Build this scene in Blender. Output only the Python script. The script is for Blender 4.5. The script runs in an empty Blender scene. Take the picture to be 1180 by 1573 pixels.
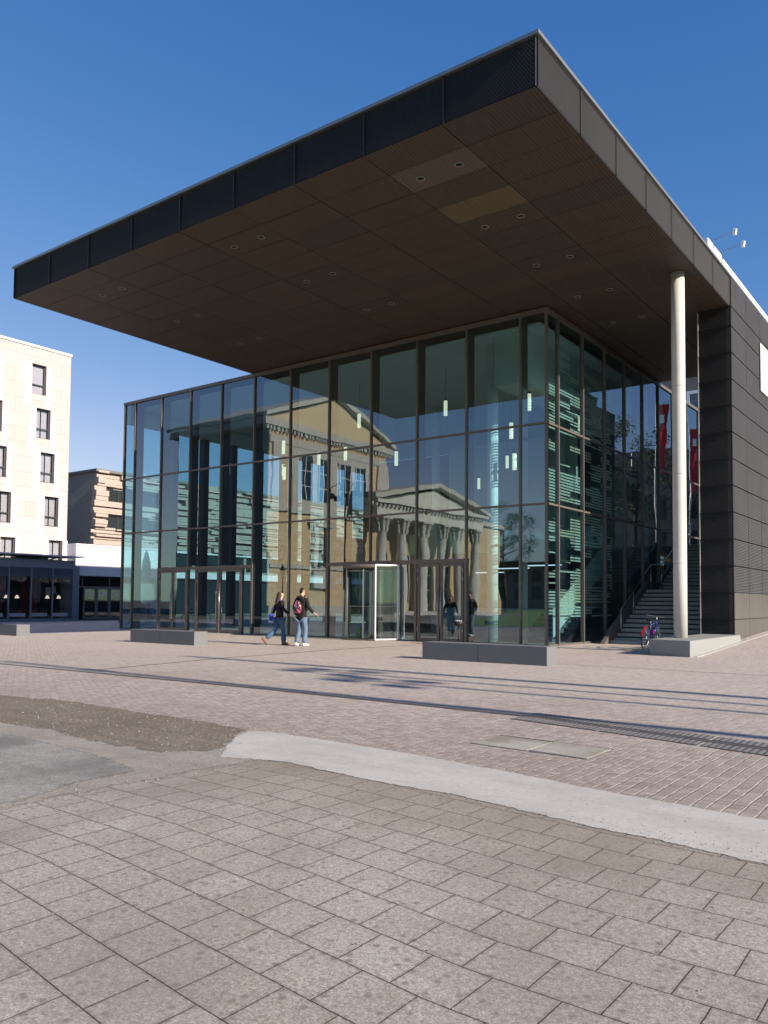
import bpy, bmesh, math, random
from mathutils import Vector, Matrix
R = math.radians
random.seed(7)
sc = bpy.context.scene
COL = sc.collection

# ---------------- camera ----------------
YAW, PITCH, ROLL, CH = .6402, .0448, .0077, 1.36
cam = bpy.data.cameras.new('camera'); co = bpy.data.objects.new('camera', cam); COL.objects.link(co)
r0 = Vector((math.cos(YAW), math.sin(YAW), 0)); f0 = Vector((-math.sin(YAW), math.cos(YAW), 0)); u0 = Vector((0, 0, 1))
f1 = f0*math.cos(PITCH) + u0*math.sin(PITCH); u1 = u0*math.cos(PITCH) - f0*math.sin(PITCH)
r2 = r0*math.cos(ROLL) + u1*math.sin(ROLL); u2 = u1*math.cos(ROLL) - r0*math.sin(ROLL)
m = Matrix((r2, u2, -f1)).transposed().to_4x4(); m.translation = Vector((0, 0, CH))
co.matrix_world = m
cam.sensor_fit = 'HORIZONTAL'; cam.sensor_width = 36; cam.lens = 1250.8/1180*36
cam.shift_y = (868.7-786.5)/1180
cam.clip_start = .05; cam.clip_end = 3000
sc.camera = co
sc.render.resolution_x = 768; sc.render.resolution_y = 1024

# ---------------- light ----------------
SUN_EL = R(24); SUN_AZ = R(-1.2)          # azimuth measured from +X towards +Y
w = bpy.data.worlds.new('World'); sc.world = w; w.use_nodes = True
nt = w.node_tree; bg = nt.nodes['Background']
sky = nt.nodes.new('ShaderNodeTexSky'); sky.sky_type = 'NISHITA'; sky.sun_disc = False
sky.sun_elevation = SUN_EL; sky.sun_rotation = math.pi/2 - SUN_AZ
sky.air_density = 1.0; sky.dust_density = .2; sky.ozone_density = 1.0; sky.altitude = 200
# per-channel response of the film to the clear sky (deep polarised blue above, pale near the horizon)
sp_ = nt.nodes.new('ShaderNodeSeparateColor'); cb_ = nt.nodes.new('ShaderNodeCombineColor'); nt.links.new(sky.outputs[0], sp_.inputs[0])
for i_, (ex, kk) in enumerate(((1.59, 1.335), (.956, .602), (.61, .603))):
    a_ = nt.nodes.new('ShaderNodeMath'); a_.operation = 'MULTIPLY'; a_.inputs[1].default_value = .1; nt.links.new(sp_.outputs[i_], a_.inputs[0])
    b_ = nt.nodes.new('ShaderNodeMath'); b_.operation = 'POWER'; b_.inputs[1].default_value = ex; nt.links.new(a_.outputs[0], b_.inputs[0])
    c_ = nt.nodes.new('ShaderNodeMath'); c_.operation = 'MULTIPLY'; c_.inputs[1].default_value = kk*10; nt.links.new(b_.outputs[0], c_.inputs[0])
    d_ = nt.nodes.new('ShaderNodeMath'); d_.operation = 'MINIMUM'; d_.inputs[1].default_value = 12; nt.links.new(c_.outputs[0], d_.inputs[0]); nt.links.new(d_.outputs[0], cb_.inputs[i_])
    if i_ == 0: red_ = d_
    if i_ == 1:
        g_ = nt.nodes.new('ShaderNodeMath'); g_.operation = 'MULTIPLY'; g_.inputs[1].default_value = .78; nt.links.new(d_.outputs[0], g_.inputs[0])
        m_ = nt.nodes.new('ShaderNodeMath'); m_.operation = 'MINIMUM'; nt.links.new(red_.outputs[0], m_.inputs[0]); nt.links.new(g_.outputs[0], m_.inputs[1]); nt.links.new(m_.outputs[0], cb_.inputs[0])
nt.links.new(cb_.outputs[0], bg.inputs[0]); bg.inputs[1].default_value = .1
sl = bpy.data.lights.new('sun', 'SUN'); sl.energy = 4.6; sl.angle = R(.5); sl.color = (1, .885, .74)
so = bpy.data.objects.new('sun', sl); COL.objects.link(so)
sd = Vector((math.cos(SUN_EL)*math.cos(SUN_AZ), math.cos(SUN_EL)*math.sin(SUN_AZ), math.sin(SUN_EL)))
so.rotation_euler = sd.to_track_quat('Z', 'Y').to_euler()
sc.view_settings.view_transform = 'Standard'; sc.view_settings.look = 'None'
sc.view_settings.exposure = 0.85; sc.view_settings.gamma = 1
sc.cycles.use_denoising = True
sc.cycles.max_bounces = 14; sc.cycles.transparent_max_bounces = 24; sc.cycles.glossy_bounces = 5
sc.cycles.caustics_reflective = False; sc.cycles.caustics_refractive = False
sc.cycles.sample_clamp_indirect = 6

# ---------------- material helpers ----------------
class NB:
    def __init__(s, name):
        s.m = bpy.data.materials.new(name); s.m.use_nodes = True; s.t = s.m.node_tree; s.t.nodes.clear()
        s.out = s.n('OutputMaterial')
    def n(s, ty, **kw):
        nd = s.t.nodes.new('ShaderNode'+ty)
        for k, v in kw.items(): setattr(nd, k, v)
        return nd
    def set(s, sock, v):
        if isinstance(v, bpy.types.NodeSocket): s.t.links.new(v, sock)
        elif v is not None:
            if isinstance(v, (tuple, list)) and len(v) == 3 and sock.type == 'RGBA': v = (*v, 1)
            sock.default_value = v
    def pos(s): return s.n('NewGeometry').outputs['Position']
    def mapv(s, v, loc=(0,0,0), rot=(0,0,0), sca=(1,1,1)):
        k = s.n('Mapping'); s.set(k.inputs[0], v); k.inputs[1].default_value = loc; k.inputs[2].default_value = rot; k.inputs[3].default_value = sca
        return k.outputs[0]
    def noise(s, v, scale, detail=4, rough=.55, w=None):
        k = s.n('TexNoise')
        if w is not None: k.noise_dimensions = '4D'; s.set(k.inputs['W'], w)
        s.set(k.inputs['Vector'], v); k.inputs['Scale'].default_value = scale; k.inputs['Detail'].default_value = detail; k.inputs['Roughness'].default_value = rough
        return k.outputs[0]
    def ramp(s, f, a, b, ca=(0,0,0), cb=(1,1,1)):
        k = s.n('ValToRGB'); s.set(k.inputs[0], f); e = k.color_ramp.elements
        e[0].position = a; e[1].position = b; e[0].color = (*ca, 1); e[1].color = (*cb, 1)
        return k.outputs[0]
    def mix(s, f, a, b, mode='MIX'):
        k = s.n('MixRGB', blend_type=mode); s.set(k.inputs[0], f); s.set(k.inputs[1], a); s.set(k.inputs[2], b); return k.outputs[0]
    def math(s, op, a, b=None, c=None):
        k = s.n('Math', operation=op); s.set(k.inputs[0], a)
        if b is not None: s.set(k.inputs[1], b)
        if c is not None: s.set(k.inputs[2], c)
        return k.outputs[0]
    def sep(s, v): k = s.n('SeparateXYZ'); s.set(k.inputs[0], v); return k.outputs
    def comb(s, x, y, z=0): 
        k = s.n('CombineXYZ'); s.set(k.inputs[0], x); s.set(k.inputs[1], y); s.set(k.inputs[2], z); return k.outputs[0]
    def brick(s, v, bw, rh, mortar, smooth=.1, off=.5, c1=(.2,)*3, c2=(.8,)*3, mo=(0,0,0), bias=0):
        k = s.n('TexBrick'); s.set(k.inputs['Vector'], v); k.offset = off; k.squash = 1; k.inputs['Scale'].default_value = 1
        k.inputs['Brick Width'].default_value = bw; k.inputs['Row Height'].default_value = rh
        k.inputs['Mortar Size'].default_value = mortar; k.inputs['Mortar Smooth'].default_value = smooth; k.inputs['Bias'].default_value = bias
        s.set(k.inputs['Color1'], c1); s.set(k.inputs['Color2'], c2); s.set(k.inputs['Mortar'], mo)
        return k.outputs
    def bump(s, h, dist, strength=1, normal=None):
        k = s.n('Bump'); s.set(k.inputs['Height'], h); k.inputs['Distance'].default_value = dist; k.inputs['Strength'].default_value = strength
        if normal is not None: s.set(k.inputs['Normal'], normal)
        return k.outputs[0]
    def pbr(s, col, rough=.7, metal=0, normal=None, spec=.3, emit=None, es=0):
        p = s.n('BsdfPrincipled'); s.set(p.inputs['Base Color'], col); s.set(p.inputs['Roughness'], rough); s.set(p.inputs['Metallic'], metal)
        p.inputs['Specular IOR Level'].default_value = spec
        if normal is not None: s.set(p.inputs['Normal'], normal)
        if emit: s.set(p.inputs['Emission Color'], emit); p.inputs['Emission Strength'].default_value = es
        s.t.links.new(p.outputs[0], s.out.inputs[0]); return s.m

M = {}
def simple(name, col, rough=.6, metal=0, var=.15, scale=6, bump=0, spec=.3):
    b = NB(name); p = b.pos(); n = b.noise(p, scale, 6)
    n2 = b.noise(p, scale*.13, 3)
    c = b.mix(n, tuple(x*(1-var) for x in col), tuple(min(1, x*(1+var)) for x in col))
    c = b.mix(b.math('MULTIPLY', n2, .35), c, tuple(x*(1-var*1.2) for x in col))
    nm = b.bump(b.noise(p, scale*12, 4), bump) if bump else None
    M[name] = b.pbr(c, rough, metal, nm, spec); return M[name]
simple('trim_metal', (.30,.31,.30), .35, .6, .08)
simple('frame_metal', (.165,.142,.128), .45, .3, .1)
simple('dark_metal', (.03,.028,.028), .45, .4)
simple('steel', (.45,.45,.44), .3, .9, .08)
simple('fin_dark', (.035,.035,.037), .6)
simple('render_white', (.62,.60,.64), .85, 0, .04, 2, .001)
simple('ceiling_paint', (.68,.70,.66), .85, 0, .06, 1)
simple('interior_floor', (.30,.30,.28), .35, 0, .15, 2)
simple('interior_wall', (.15,.165,.165), .7, 0, .2, 1)
simple('interior_light_wall', (.60,.62,.58), .8, 0, .1, 1)
simple('bench_stone', (.16,.165,.172), .75, 0, .12, 9, .0008)
simple('plinth_concrete', (.27,.275,.27), .8, 0, .12, 7, .001)
simple('step_concrete', (.40,.39,.365), .85, 0, .15, 5, .001)
simple('raw_concrete', (.30,.285,.25), .9, 0, .22, 3, .002)
simple('pale_concrete', (.40,.33,.29), .9, 0, .15, 2.5, .003)
simple('grey_wall', (.17,.165,.16), .9, 0, .2, 1.5, .002)
simple('cafe_blue', (.20,.23,.28), .6, 0, .06)
simple('window_frame_dark', (.05,.055,.06), .5, 0, .1)
simple('curtain', (.66,.68,.64), .9, 0, .1, 20)
simple('dark_interior', (.012,.012,.014), .8)
simple('stucco_yellow', (.60,.47,.29), .9, 0, .1, 1.5, .001)
simple('stone_trim', (.47,.455,.41), .85, 0, .15, 2, .001)
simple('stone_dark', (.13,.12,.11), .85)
simple('roof_slate', (.10,.10,.105), .7)
simple('black_paint', (.02,.02,.022), .5)
simple('red_cloth', (.55,.03,.045), .8)
simple('white_cloth', (.75,.75,.73), .9)
simple('green_plastic', (.02,.35,.12), .4)
simple('sign_white', (.82,.82,.82), .5, 0, .02)
simple('skin', (.55,.33,.24), .6)
simple('jacket_black', (.012,.012,.015), .85, 0, .3, 12)
simple('hoodie_black', (.018,.017,.018), .9, 0, .3, 12)
simple('jeans_blue', (.06,.12,.23), .85, 0, .35, 9)
simple('jeans_pale', (.13,.19,.28), .85, 0, .35, 9)
simple('hair_brown', (.05,.024,.013), .6, 0, .4, 30)
simple('hair_dark', (.022,.013,.010), .6, 0, .3, 30)
simple('bag_blue', (.012,.03,.36), .6)
simple('bag_grey', (.42,.42,.44), .6)
simple('shoe_white', (.62,.60,.56), .6)
simple('shoe_brown', (.20,.12,.08), .6)
simple('rubber', (.015,.015,.015), .8)
simple('bike_blue', (.02,.04,.20), .35)
simple('bike_red', (.32,.015,.025), .4)
simple('bike_purple', (.14,.02,.18), .4)
simple('trunk_bark', (.07,.055,.04), .9)
simple('tower_glazing', (.02,.03,.035), .15, 0, .1, 1, 0, .6)

def pat_mat():
    b = NB('backpack_pattern'); p = b.pos(); n = b.noise(p, 14, 2)
    c = b.mix(b.ramp(n, .55, .58), (.03,.022,.028), (.55,.10,.20))
    c = b.mix(b.ramp(b.noise(b.mapv(p, (3,1,2)), 17, 2), .60, .62), c, (.7,.62,.62))
    M['backpack_pattern'] = b.pbr(c, .8)
pat_mat()

def glass_mat(name, tint, refl, ior, wav=.0028):
    b = NB(name); p = b.pos()
    ri = b.n('ObjectInfo').outputs['Random']
    n = b.noise(b.mapv(p, sca=(.62,.62,.45)), 1, 1.5, .5, b.math('MULTIPLY', ri, 9))
    nm = b.bump(n, wav*2.2)
    g = b.n('NewGeometry'); dt = b.n('VectorMath', operation='DOT_PRODUCT'); b.set(dt.inputs[0], g.outputs['Incoming']); b.set(dt.inputs[1], nm)
    cs = b.math('SUBTRACT', 1, b.math('MINIMUM', b.math('ABSOLUTE', dt.outputs['Value']), 1))
    r0_ = ((ior-1)/(ior+1))**2
    fr = b.math('ADD', b.math('MULTIPLY', b.math('POWER', cs, 5), 1-r0_), r0_)
    tr = b.n('BsdfTransparent'); b.set(tr.inputs[0], tint)
    gl = b.n('BsdfGlossy'); b.set(gl.inputs['Color'], refl); gl.inputs['Roughness'].default_value = .0; b.set(gl.inputs['Normal'], nm)
    mx = b.n('MixShader'); b.set(mx.inputs[0], fr); b.set(mx.inputs[1], tr.outputs[0]); b.set(mx.inputs[2], gl.outputs[0])
    b.t.links.new(mx.outputs[0], b.out.inputs[0]); M[name] = b.m
glass_mat('facade_glass', (.55,.78,.84), (.84,.93,1.0), 2.65, .0021)
glass_mat('clear_glass', (.80,.88,.86), (.9,.95,1), 1.7, .001)
glass_mat('window_glass', (.86,.85,.89), (.9,.95,1), 1.6, .001)
b = NB('glass_back'); tr = b.n('BsdfTransparent'); tr.inputs[0].default_value = (.97,.99,.985,1); b.t.links.new(tr.outputs[0], b.out.inputs[0]); M['glass_back'] = b.m

def soffit_mat(name, col):
    b = NB(name); p = b.pos(); s = b.sep(p)
    rib = b.math('SINE', b.math('MULTIPLY', s[0], 2*math.pi/.085))
    n = b.noise(p, 1.2, 4)
    c = b.mix(n, tuple(x*.82 for x in col), tuple(x*1.18 for x in col))
    c = b.mix(b.ramp(rib, .0, .9), tuple(x*.80 for x in col), c)
    M[name] = b.pbr(c, .55, .15, b.bump(rib, .004), .25)
soffit_mat('soffit_brown', (.082,.058,.040)); soffit_mat('soffit_light', (.135,.10,.076)); soffit_mat('soffit_tan', (.145,.105,.062)); soffit_mat('soffit_dark', (.071,.053,.040)); soffit_mat('soffit_olive', (.080,.060,.040))

def clad_mat(name, col, metal=.35, rough=.42):
    b = NB(name); p = b.pos()
    n = b.noise(b.mapv(p, sca=(.6,.6,.25)), 1.6, 5)
    n2 = b.noise(b.mapv(p, sca=(2.5,2.5,.35)), 2, 4)
    c = b.mix(n, tuple(x*.75 for x in col), tuple(x*1.25 for x in col))
    c = b.mix(b.math('MULTIPLY', b.ramp(n2, .5, .75), .4), c, tuple(x*1.5 for x in col))
    M[name] = b.pbr(c, rough, metal, None, .4)
clad_mat('mesh_bronze', (.125,.122,.128), .2, .5); clad_mat('mesh_fascia', (.036,.034,.035), .2, .5); clad_mat('mesh_dark', (.035,.033,.036), .2, .55); clad_mat('mesh_black', (.016,.015,.016), .2, .6)
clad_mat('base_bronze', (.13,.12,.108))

def emit_mat(name, col, s):
    b = NB(name); M[name] = b.pbr(col, .5, 0, None, .3, col, s)
emit_mat('lamp_warm', (1,.86,.60), .6); emit_mat('tube_white', (.9,.95,1), .7); emit_mat('cafe_lamp', (1,.88,.68), .55)

def stone_clad():
    b = NB('beige_stone'); p = b.pos(); s = b.sep(p)
    v = b.comb(s[1], s[2])
    k = b.brick(v, 2.35, .96, .012, .1, .37, (.47,.385,.375), (.49,.42,.43), (.40,.33,.33), .1)
    n = b.noise(p, .7, 5)
    c = b.mix(b.math('MULTIPLY', n, .4), k[0], (.46,.375,.36))
    c = b.mix(b.math('MULTIPLY', b.noise(p, 5, 5), .12), c, (.45,.36,.28))
    M['beige_stone'] = b.pbr(c, .85, 0, b.bump(k[1], -.006), .25)
stone_clad()
def yellow_block():
    b = NB('yellow_blocks'); p = b.pos(); s = b.sep(p)
    k = b.brick(b.comb(b.math('ADD', s[0], s[1]), s[2]), 1.1, .42, .012, .1, .5, (.58,.44,.26), (.64,.50,.32), (.44,.33,.20))
    c = b.mix(b.math('MULTIPLY', b.noise(p, 1.5, 5), .4), k[0], (.50,.38,.23))
    M['yellow_blocks'] = b.pbr(c, .9, 0, b.bump(k[1], -.01), .2)
yellow_block()

def screen_mat():
    # printed screen behind the glass: pale dotted stripes broken into blocks
    b = NB('printed_screen'); p = b.pos(); s = b.sep(p)
    hor = b.math('ADD', s[0], s[1])
    st = b.math('GREATER_THAN', b.math('SINE', b.math('MULTIPLY', s[2], 2*math.pi/.10)), -.25)
    n = b.n('TexWhiteNoise', noise_dimensions='2D')
    blk = b.comb(b.math('FLOOR', b.math('MULTIPLY', hor, 1.1)), b.math('FLOOR', b.math('MULTIPLY', s[2], 5.0)))
    b.set(n.inputs['Vector'], blk)
    big = b.noise(b.comb(b.math('MULTIPLY', hor, .12), b.math('MULTIPLY', s[2], 2.3)), 1.0, 3, .6)
    mask = b.math('GREATER_THAN', b.math('ADD', big, b.math('MULTIPLY', n.outputs[0], .30)), .63)
    fac = b.math('MULTIPLY', st, mask)
    tr = b.n('BsdfTransparent'); tr.inputs[0].default_value = (.92,.96,.95,1)
    df = b.n('BsdfDiffuse'); 
    cc = b.mix(b.ramp(b.noise(b.comb(b.math('MULTIPLY', hor, .5), b.math('MULTIPLY', s[2], .7)), 1.2, 1), .42, .6), (.93,.95,.82), (.95,.80,.58))
    b.set(df.inputs[0], cc)
    tl = b.n('BsdfTranslucent'); b.set(tl.inputs[0], cc)
    ms = b.n('MixShader'); ms.inputs[0].default_value = .55; b.set(ms.inputs[1], df.outputs[0]); b.set(ms.inputs[2], tl.outputs[0])
    mx = b.n('MixShader'); b.set(mx.inputs[0], fac); b.set(mx.inputs[1], tr.outputs[0]); b.set(mx.inputs[2], ms.outputs[0])
    b.t.links.new(mx.outputs[0], b.out.inputs[0]); M['printed_screen'] = b.m
screen_mat()

# ---- ground materials ----
def paver_mat():
    b = NB('paving_slabs'); p = b.pos(); s = b.sep(p)
    # rows drift slightly, as laid: v = y + warp(x)
    xx = b.math('MINIMUM', b.math('ADD', s[0], 1.6), 0)
    wv = b.math('MULTIPLY', b.math('MAXIMUM', xx, -2.4), .10)
    jit = b.math('MULTIPLY', b.math('SUBTRACT', b.noise(p, 1.1, 2), .5), .03)
    v = b.comb(b.math('ADD', s[0], b.math('ADD', jit, 10.03)), b.math('ADD', b.math('ADD', s[1], b.math('MULTIPLY', s[0], .035)), b.math('ADD', wv, b.math('ADD', jit, 10.02))))
    k = b.brick(v, .276, .287, .0034, .5, .5, (0,)*3, (1,)*3, (.5,)*3)
    tone = k[0]
    agg = b.noise(p, 130, 3, .8); agg2 = b.noise(p, 42, 6, .75); big = b.noise(p, .9, 5, .6)
    base = b.mix(tone, (.412,.378,.330), (.462,.428,.378))
    base = b.mix(b.ramp(agg, .38, .62), b.mix(1, base, (.60,.58,.55), 'MULTIPLY'), b.mix(1, base, (1.25,1.24,1.22), 'MULTIPLY'))
    base = b.mix(b.math('MULTIPLY', b.ramp(agg2, .47, .60), .5), base, b.mix(1, base, (.60,.55,.49), 'MULTIPLY'))
    # dark round stains and dirt
    vo = b.n('TexVoronoi'); b.set(vo.inputs['Vector'], p); vo.inputs['Scale'].default_value = 15; vo.inputs['Randomness'].default_value = 1
    sp = b.ramp(b.math('ADD', vo.outputs['Distance'], b.math('MULTIPLY', agg2, .45)), .36, .52, (1,1,1), (0,0,0))
    vr = b.sep(vo.outputs['Color'])[0]
    sp = b.math('MULTIPLY', b.math('MULTIPLY', sp, b.math('GREATER_THAN', vr, .30)), .72)
    base = b.mix(sp, base, (.17,.135,.11))
    dirt = b.ramp(b.math('ADD', b.math('MULTIPLY', big, .7), b.math('MULTIPLY', agg2, .45)), .50, .70)
    base = b.mix(b.math('MULTIPLY', dirt, .6), base, (.225,.183,.15))
    # soiled edges next to joints
    k2 = b.brick(v, .276, .287, .022, 1, .5)
    base = b.mix(b.math('MULTIPLY', k2[1], b.math('MULTIPLY', b.ramp(agg2, .35, .6), .55)), base, (.18,.145,.12))
    edge = b.ramp(b.math('ADD', s[1], b.math('MULTIPLY', big, .9)), .0, 1)
    near = b.n('MapRange'); b.set(near.inputs[0], b.math('ADD', s[1], b.math('MULTIPLY', big, 1.2))); near.inputs[1].default_value = 4.4; near.inputs[2].default_value = 5.6
    base = b.mix(b.math('MULTIPLY', near.outputs[0], .7), base, (.235,.19,.15))
    pb = b.n('TexVoronoi'); b.set(pb.inputs['Vector'], p); pb.inputs['Scale'].default_value = 45
    peb = b.math('MULTIPLY', b.ramp(pb.outputs['Distance'], .10, .14, (1,1,1), (0,0,0)), b.math('GREATER_THAN', b.sep(pb.outputs['Color'])[0], .93))
    base = b.mix(peb, base, (.66,.61,.55))
    base = b.mix(b.math('MULTIPLY', k[1], b.ramp(agg2, .30, .48, (.55,.55,.55), (1,1,1))), base, (.085,.068,.052))
    h = b.math('ADD', b.math('MULTIPLY', k[1], -1), b.math('ADD', b.math('MULTIPLY', agg, .22), b.math('MULTIPLY', peb, .5)))
    M['paving_slabs'] = b.pbr(base, .85, 0, b.bump(h, .006), .25)
paver_mat()
def cobble_mat():
    b = NB('cobble_setts'); p = b.pos(); s = b.sep(p)
    j1 = b.math('MULTIPLY', b.math('SUBTRACT', b.noise(p, 1.6, 2), .5), .03)
    j2 = b.math('MULTIPLY', b.math('SUBTRACT', b.noise(b.mapv(p, (5,3,0)), 5, 2), .5), .022)
    v = b.comb(b.math('ADD', b.math('ADD', s[1], 50), b.math('ADD', j1, j2)), b.math('ADD', b.math('ADD', s[0], 60), b.math('ADD', j1, b.math('MULTIPLY', j2, -1))))
    k = b.brick(v, .118, .104, .0085, .7, .5, (0,)*3, (1,)*3, (.5,)*3)
    n = b.noise(p, 48, 5, .75); big = b.noise(p, .35, 5, .6); mid = b.noise(p, 2.5, 4)
    base = b.mix(k[0], (.40,.32,.275), (.62,.53,.475))
    vor = b.n('TexVoronoi'); b.set(vor.inputs['Vector'], p); vor.inputs['Scale'].default_value = 9
    base = b.mix(b.math('MULTIPLY', b.sep(vor.outputs['Color'])[1], .4), base, (.46,.42,.40))
    base = b.mix(b.math('MULTIPLY', b.ramp(n, .44, .60), .5), base, (.20,.155,.13))
    base = b.mix(b.math('MULTIPLY', b.ramp(b.math('ADD', b.math('MULTIPLY', mid, .5), b.math('MULTIPLY', big, .6)), .52, .72), .5), base, (.24,.185,.15))
    # wear and soil spreading along the near edge of the setts
    nr = b.n('MapRange'); b.set(nr.inputs[0], b.math('ADD', s[1], b.math('MULTIPLY', mid, 1.0))); nr.inputs[1].default_value = 8.6; nr.inputs[2].default_value = 6.3
    base = b.mix(b.math('MULTIPLY', nr.outputs[0], .35), base, (.24,.18,.15))
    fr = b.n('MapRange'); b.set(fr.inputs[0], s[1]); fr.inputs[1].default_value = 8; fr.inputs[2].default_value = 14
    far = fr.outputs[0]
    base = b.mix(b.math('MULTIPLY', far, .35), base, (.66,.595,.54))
    joint = b.mix(b.ramp(b.noise(p, 9, 4), .40, .60), (.68,.61,.53), (.28,.225,.185))
    base = b.mix(b.math('MULTIPLY', k[1], .8), base, joint)
    h = b.math('ADD', b.math('MULTIPLY', k[1], -1), b.math('MULTIPLY', n, 1.1))
    M['cobble_setts'] = b.pbr(base, .72, 0, b.bump(h, .011), .25)
cobble_mat()
def loose_mat(name, c1, c2, cp, scale=60, bump=.006, pebble=.8, blot=(.1,.1,.1), bs=.5, soft=False):
    b = NB(name); p = b.pos()
    n = b.noise(p, scale, 6, .75); n2 = b.noise(p, 1.1, 6, .65)
    c = b.mix(b.ramp(n, .35, .65), c1, c2)
    c = b.mix(b.math('MULTIPLY', b.ramp(n2, .45, .62), bs), c, blot)
    v = b.n('TexVoronoi'); b.set(v.inputs['Vector'], p); v.inputs['Scale'].default_value = 38
    pe = b.math('MULTIPLY', b.ramp(b.math('ADD', v.outputs['Distance'], b.math('MULTIPLY', n, .2)), .2, .3, (1,1,1), (0,0,0)), b.math('GREATER_THAN', b.sep(v.outputs['Color'])[0], pebble))
    c = b.mix(pe, c, cp)
    wr = b.math('ABSOLUTE', b.math('SUBTRACT', b.noise(p, 1.3, 5, .7), .5))
    c = b.mix(b.math('MULTIPLY', b.ramp(wr, .0, .006, (1,1,1), (0,0,0)), .35), c, tuple(x*.5 for x in c1))
    sm = b.noise(b.mapv(p, sca=(.5,2.2,1)), 1.6, 5, .7)
    c = b.mix(b.math('MULTIPLY', b.ramp(sm, .50, .68), .30), c, tuple(x*.62 for x in c1))
    M[name] = b.pbr(c, .9, 0, b.bump(b.math('ADD', n, b.math('MULTIPLY', pe, .8)), bump), .2)
    if soft:
        pr = [k for k in b.t.nodes if k.type == 'BSDF_PRINCIPLED'][0]; at = b.n('Attribute', attribute_name='fade')
        e = b.math('ADD', b.math('MULTIPLY', at.outputs['Fac'], 1.25), b.math('MULTIPLY', b.math('SUBTRACT', b.noise(p, 14, 6, .75), .5), 2.2))
        b.set(pr.inputs['Alpha'], b.ramp(e, .35, .75))
loose_mat('concrete_smooth', (.46,.435,.395), (.53,.50,.46), (.34,.31,.27), 30, .0012, .985, (.39,.365,.325), .5, soft=True)
loose_mat('gravel', (.10,.08,.06), (.33,.275,.22), (.58,.51,.43), 32, .014, .55, (.17,.135,.105), .65, soft=True)
loose_mat('asphalt_old', (.20,.19,.175), (.42,.40,.37), (.5,.48,.44), 55, .009, .75, (.15,.14,.13), .7, soft=True)
loose_mat('dusty_asphalt', (.24,.21,.18), (.41,.37,.32), (.50,.45,.39), 50, .004, .88, (.22,.19,.165), .5, soft=True)
loose_mat('stained_slab', (.33,.30,.25), (.45,.42,.36), (.3,.28,.24), 35, .0012, .97, (.20,.165,.125), .7)
loose_mat('plain_ground', (.15,.14,.125), (.22,.20,.18), (.25,.23,.2), 20, .004, .9, (.13,.12,.11), .5)
loose_mat('grass_green', (.11,.17,.015), (.19,.27,.025), (.08,.12,.02), 45, .02, .9, (.12,.18,.015), .4)
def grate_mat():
    b = NB('drain_and_shadow_stone'); p = b.pos(); s = b.sep(p)
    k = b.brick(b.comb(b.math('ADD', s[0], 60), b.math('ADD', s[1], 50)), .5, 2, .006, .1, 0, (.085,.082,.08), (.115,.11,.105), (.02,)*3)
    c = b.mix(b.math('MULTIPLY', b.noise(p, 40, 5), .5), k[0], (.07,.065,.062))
    M['drain_and_shadow_stone'] = b.pbr(c, .7, 0, None, .3)
grate_mat()

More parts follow.
